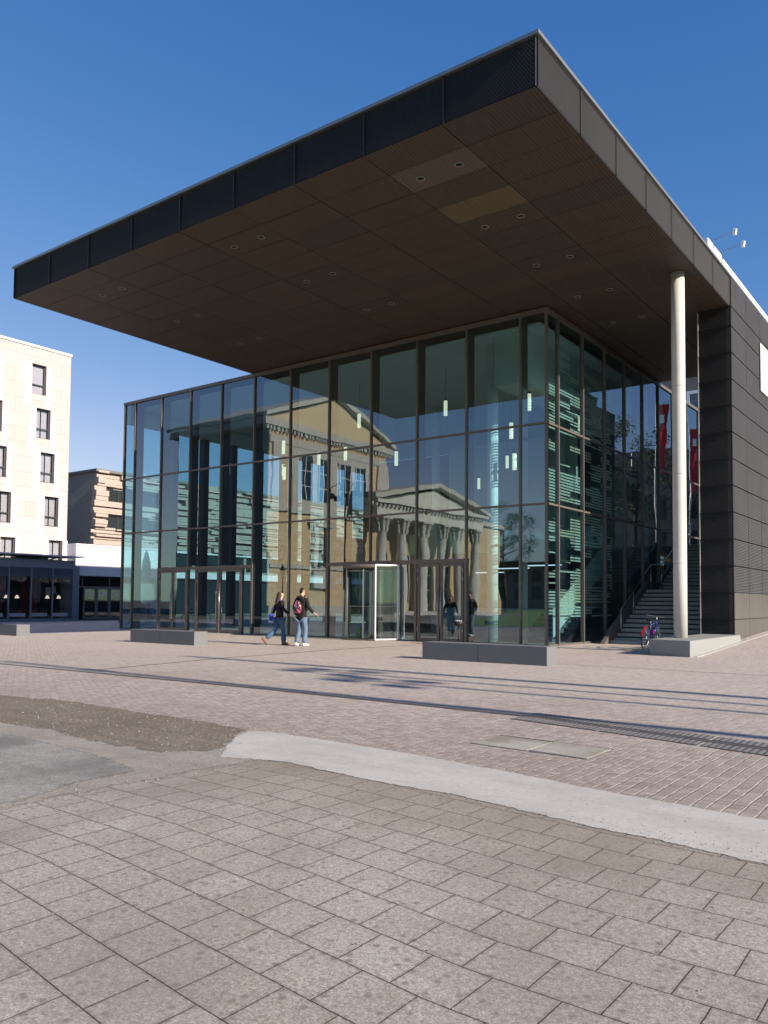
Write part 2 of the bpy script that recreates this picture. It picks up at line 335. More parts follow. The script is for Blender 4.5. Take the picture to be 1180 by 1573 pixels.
# ---------------- mesh helpers ----------------
class MB:
    def __init__(s): s.v = []; s.f = []; s.mi = []
    def add(s, vs, fs, mi=0):
        o = len(s.v); s.v += [tuple(v) for v in vs]; s.f += [tuple(i+o for i in f) for f in fs]; s.mi += [mi]*len(fs)
    def box(s, x0, y0, z0, x1, y1, z1, mi=0):
        if x0 > x1: x0, x1 = x1, x0
        if y0 > y1: y0, y1 = y1, y0
        if z0 > z1: z0, z1 = z1, z0
        s.add([(x0,y0,z0),(x1,y0,z0),(x1,y1,z0),(x0,y1,z0),(x0,y0,z1),(x1,y0,z1),(x1,y1,z1),(x0,y1,z1)],
              [(0,3,2,1),(4,5,6,7),(0,1,5,4),(1,2,6,5),(2,3,7,6),(3,0,4,7)], mi); return s
    def hexa(s, p, mi=0):
        s.add(p, [(0,3,2,1),(4,5,6,7),(0,1,5,4),(1,2,6,5),(2,3,7,6),(3,0,4,7)], mi); return s
    def tube(s, pts, rad, n=10, mi=0, caps=True):
        pts = [Vector(p) for p in pts]; rs = rad if isinstance(rad, (list, tuple)) else [rad]*len(pts)
        rings = []; prev = None
        for i, p in enumerate(pts):
            d = (pts[min(i+1, len(pts)-1)] - pts[max(i-1, 0)]).normalized()
            if prev is None: a = d.orthogonal().normalized()
            else: a = (prev - d*prev.dot(d)).normalized()
            prev = a; bb = d.cross(a)
            rings.append([p + (a*math.cos(t) + bb*math.sin(t))*rs[i] for t in [2*math.pi*k/n for k in range(n)]])
        vs = [v for r in rings for v in r]; fs = []
        for i in range(len(pts)-1):
            for k in range(n): fs.append((i*n+k, i*n+(k+1) % n, (i+1)*n+(k+1) % n, (i+1)*n+k))
        if caps: fs.append(tuple(reversed(range(n)))); fs.append(tuple(range((len(pts)-1)*n, len(pts)*n)))
        s.add(vs, fs, mi); return s
    def cyl(s, x, y, z0, z1, r, n=24, mi=0, r1=None): return s.tube([(x,y,z0),(x,y,z1)], [r, r if r1 is None else r1], n, mi)
    def prism(s, poly, z0, z1, mi=0):
        n = len(poly); a = sum(poly[i][0]*poly[(i+1) % n][1]-poly[(i+1) % n][0]*poly[i][1] for i in range(n))
        if a < 0: poly = poly[::-1]
        s.add([(x,y,z0) for x,y in poly]+[(x,y,z1) for x,y in poly], [tuple(reversed(range(n))), tuple(range(n,2*n))]+[(i,(i+1)%n,n+(i+1)%n,n+i) for i in range(n)], mi); return s
    def prismX(s, poly, x0, x1, mi=0):      # poly in (y,z)
        n = len(poly); a = sum(poly[i][0]*poly[(i+1) % n][1]-poly[(i+1) % n][0]*poly[i][1] for i in range(n))
        if a < 0: poly = poly[::-1]
        s.add([(x0,y,z) for y,z in poly]+[(x1,y,z) for y,z in poly], [tuple(reversed(range(n))), tuple(range(n,2*n))]+[(i,(i+1)%n,n+(i+1)%n,n+i) for i in range(n)], mi); return s
    def build(s, name, mats, parent=None, smooth=False, bevel=0):
        me = bpy.data.meshes.new(name); me.from_pydata(s.v, [], s.f)
        if not isinstance(mats, (list, tuple)): mats = [mats]
        for x in mats: me.materials.append(M[x] if isinstance(x, str) else x)
        me.polygons.foreach_set('material_index', s.mi)
        if smooth:
            me.polygons.foreach_set('use_smooth', [len(p.vertices) <= 4 for p in me.polygons])
        me.update(); o = bpy.data.objects.new(name, me); COL.objects.link(o)
        if bevel:
            bm = bmesh.new(); bm.from_mesh(me); bmesh.ops.remove_doubles(bm, verts=bm.verts, dist=1e-5)
            bmesh.ops.bevel(bm, geom=[e for e in bm.edges if len(e.link_faces) == 2 and e.calc_face_angle(0) > .5], offset=bevel, segments=2, affect='EDGES', profile=.6)
            bm.to_mesh(me); bm.free()
        if parent:
            o.parent = parent; o.matrix_parent_inverse = parent.matrix_world.inverted()
        return o
def tag(o, label=None, cat=None, group=None, kind=None):
    if label: o['label'] = label
    if cat: o['category'] = cat
    if group: o['group'] = group
    if kind: o['kind'] = kind
    return o
def thing(name, loc, label, cat, group=None):
    o = bpy.data.objects.new(name, None); COL.objects.link(o); o.location = loc
    o.matrix_world = Matrix.Translation(Vector(loc)); o.empty_display_size = .3
    return tag(o, label, cat, group)
def children(o): return [c for c in bpy.data.objects if c.parent == o]
def copy_tree(o, parent=None):
    c = o.copy(); COL.objects.link(c)
    if parent: c.parent = parent
    for ch in children(o):
        if ch is not c: copy_tree(ch, c)
    return c

def gz(x, y):
    t = min(1, max(0, (x+9)/1.5)); t = t*t*(3-2*t)
    return t*.047*min(max(0, y-22), 24)

# ---------------- ground ----------------
def sheet(name, xs, ys, dz, mat, flat=False):
    mb = MB(); vs = [(x, y, (0 if flat else gz(x, y))+dz) for y in ys for x in xs]; n = len(xs)
    mb.add(vs, [(j*n+i, j*n+i+1, (j+1)*n+i+1, (j+1)*n+i) for j in range(len(ys)-1) for i in range(n-1)])
    o = mb.build(name, mat, None, True); return tag(o, kind='structure')
def rng(a, b, st): 
    n = max(1, round((b-a)/st)); return [a+(b-a)*i/n for i in range(n+1)]
sheet('ground', [-900,-300,-100,-45,-9.5,-9,-8.5,-8,-7.5,-7,0,20,60,300,900], [-900,-300,-60,0,22,30,38,46,60,100,300,900], -.012, 'plain_ground')
sheet('cobbled_square', [-47,-20]+rng(-9.5,-6.5,.25)+[0,20,45], [5.2,14,22]+rng(23,46,1)+[60,90], 0, 'cobble_setts')
def ragged(poly, step=.12, amp=.03, seed=1):
    rr = random.Random(seed); out = []
    for i in range(len(poly)):
        a = Vector(poly[i]); c = Vector(poly[(i+1) % len(poly)]); n = max(1, int((c-a).length/step))
        if (c-a).length > 12: n = 1
        for k in range(n):
            q = a.lerp(c, k/n); out.append((q.x+(rr.uniform(-amp, amp) if k else 0), q.y+(rr.uniform(-amp, amp) if k else 0)))
    return out
def patch(name, poly, z, mat, amp=.03, seed=1, fade=0):
    q = ragged(poly, .12, amp, seed)
    if sum(q[i][0]*q[(i+1) % len(q)][1]-q[(i+1) % len(q)][0]*q[i][1] for i in range(len(q))) < 0: q = q[::-1]
    n = len(q); mb = MB()
    if not fade:
        mb.add([(x, y, z) for x, y in q], [tuple(range(n))]); return tag(mb.build(name, mat), kind='structure')
    inner = []
    for i in range(n):
        d = Vector(q[(i+2) % n])-Vector(q[i-2]); d.normalize(); inner.append((q[i][0]-d.y*fade, q[i][1]+d.x*fade))
    mb.add([(x, y, z-.001) for x, y in q]+[(x, y, z) for x, y in inner], [(i, (i+1) % n, n+(i+1) % n, n+i) for i in range(n)]+[tuple(range(n, 2*n))])
    o = mb.build(name, mat); at = o.data.attributes.new('fade', 'FLOAT', 'POINT')
    for i in range(2*n): at.data[i].value = 0 if i < n else 1
    return tag(o, kind='structure')
patch('paved_footway', [(-5.22,-6),(12,-6),(12,5.1),(-1.2,5.1),(-3,5.3),(-4.2,5.3),(-4.9,5.3),(-5.3,4.9),(-5.25,3)], .0030, 'paving_slabs', .0, 2)
patch('concrete_strip', [(-5.40,4.85),(-5.1,4.96),(-4.78,5.06),(-4.15,4.98),(-3.61,4.93),(-3.06,4.95),(-2.48,4.84),(-2.0,4.76),(-1.6,4.74),(-1.26,4.68),(-.96,4.64),(3,4.5),(12,4.3),
   (12,5.3),(3,5.48),(-1.15,5.63),(-1.92,5.72),(-2.4,5.78),(-3.02,5.9),(-4.13,6.06),(-5.42,6.14),(-6.05,6.15),(-6.28,6.05),(-6.1,5.7),(-5.8,5.3)], .0075, 'concrete_smooth', .012, 3, .05)
patch('gravel_patch', [(-30,6.3),(-11.28,6.12),(-9.79,6.34),(-8.24,6.25),(-7.34,6.27),(-6.26,6.13),(-6.05,5.7),(-5.72,5.3),(-5.66,4.95),(-5.95,4.66),(-6.77,4.62),(-7.74,4.72),(-8.69,4.68),(-30,4.9)], .0062, 'gravel', .05, 4, .14)
patch('dusty_verge', [(-45,5.5),(-8.6,5.5),(-5.6,5.6),(-5.1,5.4),(-5.0,4.75),(-5.1,3.5),(-4.9,-6),(-45,-6)], .0050, 'dusty_asphalt', .05, 5, .16)
patch('old_road', [(-45,4.55),(-8.22,4.43),(-6.96,4.36),(-6.05,4.28),(-5.45,4.1),(-5.42,3.6),(-5.25,3.1),(-5.18,2.6),(-5.1,-6),(-45,-6)], .0085, 'asphalt_old', .03, 6, .12)
patch('lawn', [(-30,0),(-27,4.4),(-12.5,4.4),(-6.5,-8),(-10,-150),(-120,-150),(-48,-48)], .03, 'grass_green', .2, 7)

# pole shadow painted as a dark strip, and the slotted gratings beside it
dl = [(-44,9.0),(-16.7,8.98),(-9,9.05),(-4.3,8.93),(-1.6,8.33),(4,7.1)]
def off_strip(pts, o0, o1):
    up = []; dn = []
    for i, p in enumerate(pts):
        a = Vector(pts[max(i-1,0)]); c = Vector(pts[min(i+1,len(pts)-1)]); d = (c-a).normalized(); n = Vector((-d.y, d.x))
        up.append(tuple(Vector(p)+n*o1)); dn.append(tuple(Vector(p)+n*o0))
    return up, dn
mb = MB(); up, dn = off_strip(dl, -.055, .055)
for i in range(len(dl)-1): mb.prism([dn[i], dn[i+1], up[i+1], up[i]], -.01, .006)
tag(mb.build('pole_shadow_strip', 'drain_and_shadow_stone'), 'dark strip painting a pole shadow across the whole cobbled square', 'drain')
def grating(x0, x1, label):
    t = thing('drain_grating', ((x0+x1)/2, 8.5, 0), label, 'drain grating', 'slotted drain gratings in the cobbles')
    def yy(x):
        return 8.93 + (8.33-8.93)*(x+4.3)/2.7 if x > -4.3 else 8.93+.13*(-4.3-x)/4.7
    fr = MB()
    for side in (-1, 1):
        br = MB()
        a = (x0, yy(x0)+side*.07); c = (x1, yy(x1)+side*.07); d = (x1, yy(x1)+side*.34); e = (x0, yy(x0)+side*.34)
        fr.prism([a, c, d, e], -.02, .006, 0)
        n = int((x1-x0)/.062)
        for k in range(n):
            xa = x0+(x1-x0)*(k+.15)/n; xb = x0+(x1-x0)*(k+.72)/n
            br.prism([(xa, yy(xa)+side*.085), (xb, yy(xb)+side*.085), (xb, yy(xb)+side*.325), (xa, yy(xa)+side*.325)], .0, .0085)
        br.build('grating_bars', 'grating_steel', t)
    fr.build('grating_frame', 'drain_and_shadow_stone', t)
simple('grating_steel', (.22,.21,.205), .7, .1)
grating(-4.55, -3.42, 'slotted steel drain grating at the left end of the row in the cobbles')
grating(-3.38, -2.30, 'slotted steel drain grating in the middle of the row in the cobbles')
grating(-2.26, -1.10, 'slotted steel drain grating at the right end of the row, cut by the photo edge')
mb = MB(); gl = [(-14.3,9.5),(-15.0,14.9),(-15.2,20),(-15.3,22.9)]
gl = [(-13.9,9.3),(-14.6,13),(-14.9,18),(-14.6,22.6)]
up, dn = off_strip(gl, -.035, .035)
for i in range(len(gl)-1): mb.prism([dn[i], dn[i+1], up[i+1], up[i]], -.01, .006)
tag(mb.build('paving_seam', 'drain_and_shadow_stone'), 'thin dark seam in the cobbles leading towards the doors', 'drain')
mb = MB(); mb.box(-14.2,9.0,-.01,-13.3,9.42,.008)
tag(mb.build('drain_cover', 'grating_steel'), 'small grey metal cover where painted shadow strip and seam meet', 'drain cover')
# stained concrete cover slab in the cobbles
t = thing('inspection_cover', (-3.45,7.15,0), 'stained two-part concrete cover slab let into the cobbles', 'inspection cover')
for (xa, xb) in ((-4.05,-3.465),(-3.455,-2.87)):
    mb = MB(); mb.prism([(xa,6.9),(xb,6.84),(xb+.0,7.42),(xa,7.47)], -.02, .005); mb.build('cover_slab', 'stained_slab', t)
mb = MB(); 
for q in ([(-4.07,6.875),(-2.85,6.81),(-2.85,6.825),(-4.07,6.89)], [(-4.07,7.48),(-2.85,7.43),(-2.85,7.44),(-4.07,7.49)]): mb.prism(q, -.02, .006)
mb.build('cover_frame', 'grey_wall', t)

# loose grit on the strips and slabs
mb = MB(); rr = random.Random(21)
def stone(x, y, z, r):
    v = [(x+r*rr.uniform(.6,1.2)*math.cos(a), y+r*rr.uniform(.6,1.2)*math.sin(a), z) for a in (0,1.57,3.14,4.71)]
    mb.add(v+[(x+rr.uniform(-.2,.2)*r, y, z+r*rr.uniform(.6,1.1))], [(0,1,4),(1,2,4),(2,3,4),(3,0,4)], rr.choice([0,0,1,2]))
for k in range(900): stone(rr.uniform(-13,-5.6), rr.uniform(4.6,6.4), .006, rr.uniform(.004,.012))
for k in range(420): stone(-5.3+rr.gauss(0,.22), rr.uniform(1.5,5.2), .006, rr.uniform(.003,.009))
for k in range(500): x = rr.uniform(-5.2,1); stone(x, 4.85+rr.gauss(0,.10)-.02*max(0,x+3), .0075, rr.uniform(.002,.007))
for k in range(260): stone(rr.uniform(-5,0), rr.uniform(1.2,5.9), .010, rr.uniform(.002,.006))
for k in range(120): stone(rr.uniform(-1.8,-.6), 4.8+abs(rr.gauss(0,.2)), .0075, rr.uniform(.002,.006))
tag(mb.build('grit', ['raw_concrete','grey_wall','stone_dark']), 'small loose stones scattered over the strips and slabs', 'grit', kind='stuff')

# ---------------- the museum building ----------------
X0, Y0, XL, ZG = -11.15, 23.5, -32.95, 10.63
YB = 42.5
Z1, Z2, ZS, ZF = 7.07, 4.5, 10.8, 11.74
bld = thing('museum_building', (-20,30,0), 'glass pavilion under a huge dark projecting canopy roof with a mesh clad side wall', 'museum building')
def P(name, mb, mats, **k): return mb.build(name, mats, bld, **k)

# canopy soffit: panels with open joints
mats = ['soffit_brown','soffit_light','soffit_tan','soffit_dark','soffit_olive']
mb = MB(); rr = random.Random(3)
xs = [-24.4,-22.5,-20.5,-18.5,-16.5,-14.5,-12.5,-10.5,-8.52,-6.46]
YC = 34.5; ys = [13.22+.9585*k for k in range(23)]; ys[-1] = YC
for i in range(len(xs)-1):
    for j in range(len(ys)-1):
        mi = rr.choice([0,0,3,4,3])
        if i == 7 and j == 1: mi = 1
        if i == 7 and j == 3: mi = 2
        if i == 6 and j == 4: mi = 2 if False else 0
        dz = rr.uniform(0,.004)
        mb.box(xs[i]+.010, ys[j]+.008, ZS+dz, xs[i+1]-.010, ys[j+1]-.008, ZS+.04, mi)
P('canopy_soffit', mb, mats)
mb = MB(); mb.box(-24.3,13.3,ZS+.045,-6.55,YC,ZF-.02); P('roof_slab', mb, 'dark_metal')
mb = MB()
mb.box(-24.46,13.14,ZF-.005,-6.38,13.26,ZF+.065); mb.box(-6.5,13.263,ZF-.005,-6.38,39.3,ZF+.065); mb.box(-24.46,13.263,ZF-.005,-24.34,YC,ZF+.065)
P('roof_edge_trim', mb, 'trim_metal')

def scoops(mb, o, u, v, nrm, W, Hh, cu, cv, lift=.02, mi=0):
    # expanded-metal mesh: staggered little hoods standing off the backing
    o, u, v, nrm = map(Vector, (o, u, v, nrm)); nu = int(W/cu); nv = int(Hh/cv)
    for j in range(nv):
        for i in range(nu):
            c = o + u*((i+.5+(.5 if j % 2 else 0))*cu) + v*((j+.5)*cv)
            if (i+.5+(.5 if j % 2 else 0))*cu > W-.4*cu: continue
            a, b2 = cu*.34, cv*.36
            vs = [c-u*a+nrm*.004, c-v*b2+nrm*lift, c+u*a+nrm*.004, c+v*b2+nrm*.002, c-v*b2*.1+nrm*lift*.9]
            mb.add(vs, [(0,1,4),(1,2,4),(2,3,4),(3,0,4)], mi)
FH = ZF-ZS-.02
def fascia_panels(o, u, nrm, L, step, part, matf, ck=.062, cv=.045):
    o, u, nrm = map(Vector, (o, u, nrm)); n = round(L/step); st = L/n
    back = MB(); msh = MB()
    for k in range(n):
        a = o+u*(k*st+.008); c = o+u*((k+1)*st-.008)
        q = [a, c]; back.add([a-nrm*.03, c-nrm*.03, c-nrm*.03+Vector((0,0,FH)), a-nrm*.03+Vector((0,0,FH))], [(0,1,2,3)])
        for s_ in (a, c):
            back.add([s_-u*.008-nrm*.03, s_+u*.008-nrm*.03, s_+u*.008+nrm*.012-Vector((0,0,0)), s_-u*.008+nrm*.012, s_-u*.008-nrm*.03+Vector((0,0,FH)), s_+u*.008-nrm*.03+Vector((0,0,FH)), s_+u*.008+nrm*.012+Vector((0,0,FH)), s_-u*.008+nrm*.012+Vector((0,0,FH))],
                     [(0,3,2,1),(4,5,6,7),(0,1,5,4),(1,2,6,5),(2,3,7,6),(3,0,4,7)], 1)
        scoops(msh, a, u, (0,0,1), nrm, (c-a).length, FH, ck, cv)
    P(part, back, ['mesh_black', matf]); P('fascia_mesh', msh, matf)
fascia_panels((-24.4,13.19,ZS), (1,0,0), (0,-1,0), 24.4-6.46, 2.0, 'front_fascia', 'mesh_dark')
fascia_panels((-6.43,13.22,ZS), (0,1,0), (1,0,0), 26.86-13.22, 1.95, 'side_fascia', 'mesh_fascia')
mb = MB(); mb.box(-24.45,13.22,ZS,-24.41,YC,ZF-.01); P('left_fascia', mb, 'mesh_bronze')

# side wall (tower wall) with mesh panels
XT0, XT1, YT = -7.38, -6.40, 26.8
core = MB(); core.box(XT0,YT+.03,-.1,XT1,39.2,ZS-.002); core.box(-6.5,26.87,ZS+.002,XT1,39.2,ZF-.01); P('side_wall', core, 'mesh_black')
front = MB(); side = MB(); seams = MB(); base = MB()
zj = [.06]+[.9+.842*k for k in range(12)]+[10.79]
for k in range(len(zj)-1):
    z0, z1 = zj[k]+.012, zj[k+1]-.012
    scoops(front, (XT0+.02,YT+.02,z0), (1,0,0), (0,0,1), (0,-1,0), XT1-XT0-.02, z1-z0, .06, .042, .02)
    seams.box(XT0-.01,YT-.012,zj[k+1]-.012,XT1+.014,YT+.028,zj[k+1]+.008)
    for j in range(6):
        ya = YT+.03+j*1.95; yb = ya+1.93
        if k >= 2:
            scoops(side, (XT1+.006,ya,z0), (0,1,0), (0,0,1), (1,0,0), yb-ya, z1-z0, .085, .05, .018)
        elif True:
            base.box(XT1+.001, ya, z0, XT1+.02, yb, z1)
    seams.box(XT1+.002,YT+.03,zj[k+1]-.012,XT1+.026,39.2,zj[k+1]+.008)
for j in range(6):
    ya = YT+.03+j*1.95; yb = min(ya+1.93, 39.2)
    if yb-ya > .5: scoops(side, (XT1+.006,ya,zj[-1]+.03), (0,1,0), (0,0,1), (1,0,0), yb-ya, ZF-zj[-1]-.05, .085, .05, .018)
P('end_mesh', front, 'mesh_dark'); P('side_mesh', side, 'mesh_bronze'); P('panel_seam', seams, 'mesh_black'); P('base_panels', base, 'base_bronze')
mb = MB(); mb.box(XT0-.035,YT-.02,.3,XT0-.011,YT+.04,ZS-.05); P('corner_trim', mb, 'step_concrete')
mb = MB(); mb.box(XT1+.03,30.72,8.93,XT1+.06,37,10.62); o = P('wall_banner', mb, 'sign_white'); o['label'] = 'blank white banner board'

# glass box: roof edge, panes, mullions, transoms
mb = MB(); mb.box(XL-.08,Y0-.07,ZG,X0+.07,Y0+.05,ZG+.13); mb.box(X0-.05,Y0+.052,ZG,X0+.07,YB,ZG+.13); mb.box(XL-.08,Y0+.052,ZG,XL+.05,YB,ZG+.13)
P('parapet_trim', mb, 'frame_metal')
mb = MB(); mb.box(XL+.052,Y0+.052,ZG+.02,X0-.052,YB,ZG+.12); P('glass_box_roof', mb, 'dark_metal')
mx = [XL,-32.15,-30.2,-28.2,-26.18,-24.2,-22.17,-20.15,-18.12,-16.08,-14.06,-12.05,X0]
rows = [0,Z2,Z1,ZG]
def pane(x0, y0, z0, x1, y1, z1, face, nm='glass_pane', par=None):
    mb = MB(); mb.box(x0,y0,z0,x1,y1,z1,1); idx = {'-y':2,'+x':3,'+y':4,'-x':5}[face]; mb.mi[idx] = 0
    return mb.build(nm, ['facade_glass','glass_back'], par or bld)
doorbays = {2,3,4,7,8,9}
for i in range(12):
    a, c = mx[i]+.03, mx[i+1]-.03
    for r in range(3):
        z0, z1 = rows[r]+.03, rows[r+1]-.03
        if r == 0: z0 = .06 if i not in doorbays else 2.84
        pane(a, Y0-.01, z0, c, Y0+.012, z1, '-y')
ym = [Y0,24.3,26.3,28.3,30.3,32.3,34.25,36.24,38.2,40.2,42.2]
zfoot = [.06,.06,.06,.45,1.45,2.05,3.0,3.95,3.95,3.95]
for i in range(10):
    for r in range(3):
        z0, z1 = rows[r]+.03, rows[r+1]-.03
        if r == 0: z0 = .06 if i < 3 else zfoot[i]
        pane(X0-.012, ym[i]+.03, z0, X0+.01, ym[i+1]-.03, z1, '+x')
for i, x in enumerate(mx):
    mb = MB(); zb = 0
    if i in (3,4,8,9): zb = 2.78
    if i == 12: mb.box(x-.03,Y0-.06,0,x+.045,Y0+.035,ZG)
    else: mb.box(x-.028,Y0-.075,zb,x+.028,Y0+.06,ZG)
    P('mullion', mb, 'frame_metal')
    if 0 < i < 12:
        mb = MB(); mb.box(x-.03,Y0+.062,2.9 if zb else .02,x+.03,Y0+.44,ZG-.02); P('facade_fin', mb, 'fin_dark')
for y in ym[1:]:
    mb = MB(); mb.box(X0-.06,y-.028,0,X0+.075,y+.028,ZG); P('mullion', mb, 'frame_metal')
    mb = MB(); mb.box(X0-.40,y-.03,.02,X0-.062,y+.03,ZG-.02)
    if y > 31: P('facade_fin', mb, 'fin_dark')
for z in (Z2, Z1):
    mb = MB()
    for i in range(12): mb.box(mx[i]+.029,Y0-.06,z-.03,mx[i+1]-.031,Y0+.055,z+.03)
    P('transom', mb, 'frame_metal')
    mb = MB()
    for i in range(10): mb.box(X0-.055,ym[i]+.036,z-.03,X0+.06,ym[i+1]-.029,z+.03)
    P('transom', mb, 'frame_metal')
mb = MB()
for a, c in ((mx[0],mx[2]-.07),(mx[5]+.07,mx[7]-.07),(mx[10]+.07,mx[12])): mb.box(a+.03,Y0-.05,0,c-.03,Y0+.04,.06)
mb.box(X0-.04,Y0+.04,0,X0+.05,27.3,.06); P('sill', mb, 'frame_metal')

# left side wall of the glass box: header, piers and glazing (seen through the front)
mb = MB(); mb.box(XL,Y0+.06,9.72,XL+.3,YB,ZG-.01); mb.box(XL,Y0+.06,0,XL+.3,YB,.06); P('side_header', mb, 'ceiling_paint')
for k in range(9):
    y = 26.2+k*1.98; mb = MB(); mb.box(XL+.02,y-.17,.06,XL+.42,y+.17,9.72); P('side_pier', mb, 'fin_dark')
for k in range(10):
    ya = Y0+.07 if k == 0 else 26.2+(k-1)*1.98+.19; yb = 26.2+k*1.98-.19 if k < 9 else YB-.1
    for r in range(3):
        pane(XL+.0, ya, rows[r]+.06, XL+.02, yb, (rows[r+1]-.03 if r < 2 else 9.70), '-x', 'side_pane')
for z in (Z2, Z1):
    mb = MB(); mb.box(XL-.05,Y0+.06,z-.03,XL-.003,YB,z+.03); P('side_transom', mb, 'frame_metal')
# interior
mb = MB(); mb.box(XL+.45,Y0+.46,10.45,X0-.45,YB-.3,10.52); P('ceiling', mb, 'ceiling_paint')
mb = MB(); mb.box(XL+.05,Y0+.06,-.02,X0-.06,YB-.3,.012); P('interior_floor', mb, 'interior_floor')
mb = MB(); mb.box(XL+.31,YB-.28,.02,X0-.05,YB,10.44); mb.box(-24.3,34.2,3.3,-13.2,YB-.3,3.75); mb.box(-24.3,33.0,.02,-24.0,YB-.3,3.28); P('rear_wall', mb, 'interior_wall')
mb = MB(); mb.box(-24.0,38.2,3.78,-16.5,38.4,9.9); P('gallery_wall', mb, 'interior_light_wall')
mb = MB(); mb.box(-24.3,34.16,3.78,-13.2,34.2,4.8,0); P('gallery_balustrade', mb, 'clear_glass')
mb = MB(); mb.box(-14.9,25.3,0.01,-13.95,26,.012); mb = MB(); mb.cyl(-13.9,25.0,.0,10.44,.19,28); P('inner_column', mb, 'sign_white', smooth=True)
for x, y in ((-20.5,31.5),(-26.8,31.5),(-14.2,31.5)):
    mb = MB(); mb.cyl(x,y,.0,10.44,.19,24); P('inner_column', mb, 'interior_light_wall', smooth=True)
mb = MB(); mb.add([(X0-.30,Y0+.5,.9),(X0-.30,29.8,.9),(X0-.30,29.8,9.9),(X0-.30,Y0+.5,9.9)], [(0,1,2,3)])
P('printed_screen', mb, 'printed_screen')
# inner stair with pale balustrade behind the right-hand glass
mb = MB()
for k in range(14): mb.box(-12.9,25.2+k*.3,.02+k*.17,-11.75,25.5+k*.3,.17+k*.17)
P('inner_stair', mb, 'interior_wall')
mb = MB(); mb.add([(-11.7,25.1,.2),(-11.7,25.1,1.15),(-11.7,29.4,3.45),(-11.7,29.4,2.5),(-11.67,25.1,.2),(-11.67,25.1,1.15),(-11.67,29.4,3.45),(-11.67,29.4,2.5)], [(0,1,2,3),(7,6,5,4),(0,4,5,1),(1,5,6,2),(2,6,7,3),(3,7,4,0)])
P('inner_balustrade', mb, 'interior_light_wall')
mb = MB(); mb.box(-21,36.0,2.86,-19.4,36.06,2.9); mb.box(-18,32.0,2.86,-16,32.06,2.9); mb.box(-15.4,30.0,2.86,-13.6,30.06,2.9); P('tube_light', mb, 'tube_white')
mb = MB(); mb.box(-22.5,35,0.02,-15.5,35.7,1.1); P('reception_desk', mb, 'interior_light_wall', bevel=.02)
mb = MB()
for k in range(6): mb.box(-12.6,25+k*2.2,8.2,-12.0,25.5+k*2.2,8.55); mb.box(-12.6,25.6+k*2.2,8.2,-12.0,26.05+k*2.2,8.55)
mb = MB(); mb.box(-13.4,24.2,8.7,-12.2,33,10.44); P('air_duct', mb, 'interior_light_wall')

# door groups
DH = 2.78
def leaf(xa, xb, y=Y0-.03, handle=None, fw=.075):
    f = MB(); f.box(xa,y-.03,.03,xa+fw,y+.03,DH-.09); f.box(xb-fw,y-.03,.03,xb,y+.03,DH-.09); f.box(xa+fw,y-.03,.03,xb-fw,y+.03,.14); f.box(xa+fw,y-.03,DH-.19,xb-fw,y+.03,DH-.09)
    fo = P('door', f, 'frame_metal')
    g = pane(xa+fw, y-.01, .14, xb-fw, y+.01, DH-.19, '-y', 'door_glass', fo)
    if handle:
        h = MB(); hx = xb-.04 if handle == 'r' else xa+.04
        h.tube([(hx,y-.03,.55),(hx,y-.09,.55),(hx,y-.09,1.75),(hx,y-.03,1.75)], .014, 8); h.build('handle', 'steel', fo, True)
    h = MB(); hx = xa+.012 if handle == 'r' else xb-.012
    for z in (.35,2.1,2.4): h = MB(); h.cyl(hx,y-.045,z,z+.16,.017,8); h.build('hinge', 'steel', fo, True)
for q in ((-30.12,-29.2,'r'),(-29.18,-28.26,'l'),(-27.55,-26.22,'r'),(-26.1,-24.85,'l')): leaf(q[0], q[1], handle=q[2])
leaf(-16.0,-15.1,handle='r',fw=.1); leaf(-15.06,-14.15,handle='l',fw=.1)
mb = MB(); mb.box(-30.25,Y0-.09,DH-.08,-24.15,Y0+.07,DH+.055)
for x in (-30.2,-28.2,-27.62,-26.16,-24.8,-24.2): mb.box(x-.045,Y0-.085,0,x+.045,Y0+.065,DH-.081)
P('door_frame', mb, 'frame_metal')
mb = MB(); mb.box(-20.2,Y0-.09,DH-.08,-14.0,Y0+.07,DH+.055)
for x in (-20.15,-16.08,-14.06): mb.box(x-.05,Y0-.085,0,x+.05,Y0+.065,DH-.081)
P('door_frame', mb, 'frame_metal')
pane(-28.15,Y0-.01,.05,-27.67,Y0+.01,DH-.09,'-y'); pane(-24.75,Y0-.01,.05,-24.25,Y0+.01,DH-.09,'-y')
# revolving door
RC = (-18.1, Y0+.05); RRd = 1.02
rv = MB(); rv.tube([(RC[0],RC[1],2.56),(RC[0],RC[1],2.69)], RRd+.03, 40); rv.tube([(RC[0],RC[1],.0),(RC[0],RC[1],.035)], RRd+.03, 40)
for a in (215,250,325,358,35,70,145,180): rv.cyl(RC[0]+RRd*math.cos(R(a)),RC[1]+RRd*math.sin(R(a)),.03,2.57,.025,8)
rvo = P('revolving_door', rv, 'frame_metal', smooth=True)
for (a0, a1) in ((145,215),(-35,35)):
    g = MB(); n = 10
    pts = [(RC[0]+RRd*math.cos(R(a0+(a1-a0)*k/n)), RC[1]+RRd*math.sin(R(a0+(a1-a0)*k/n))) for k in range(n+1)]
    for k in range(n): g.add([(*pts[k],.04),(*pts[k+1],.04),(*pts[k+1],2.56),(*pts[k],2.56)], [(0,1,2,3)])
    g.build('curved_glass', 'clear_glass', rvo)
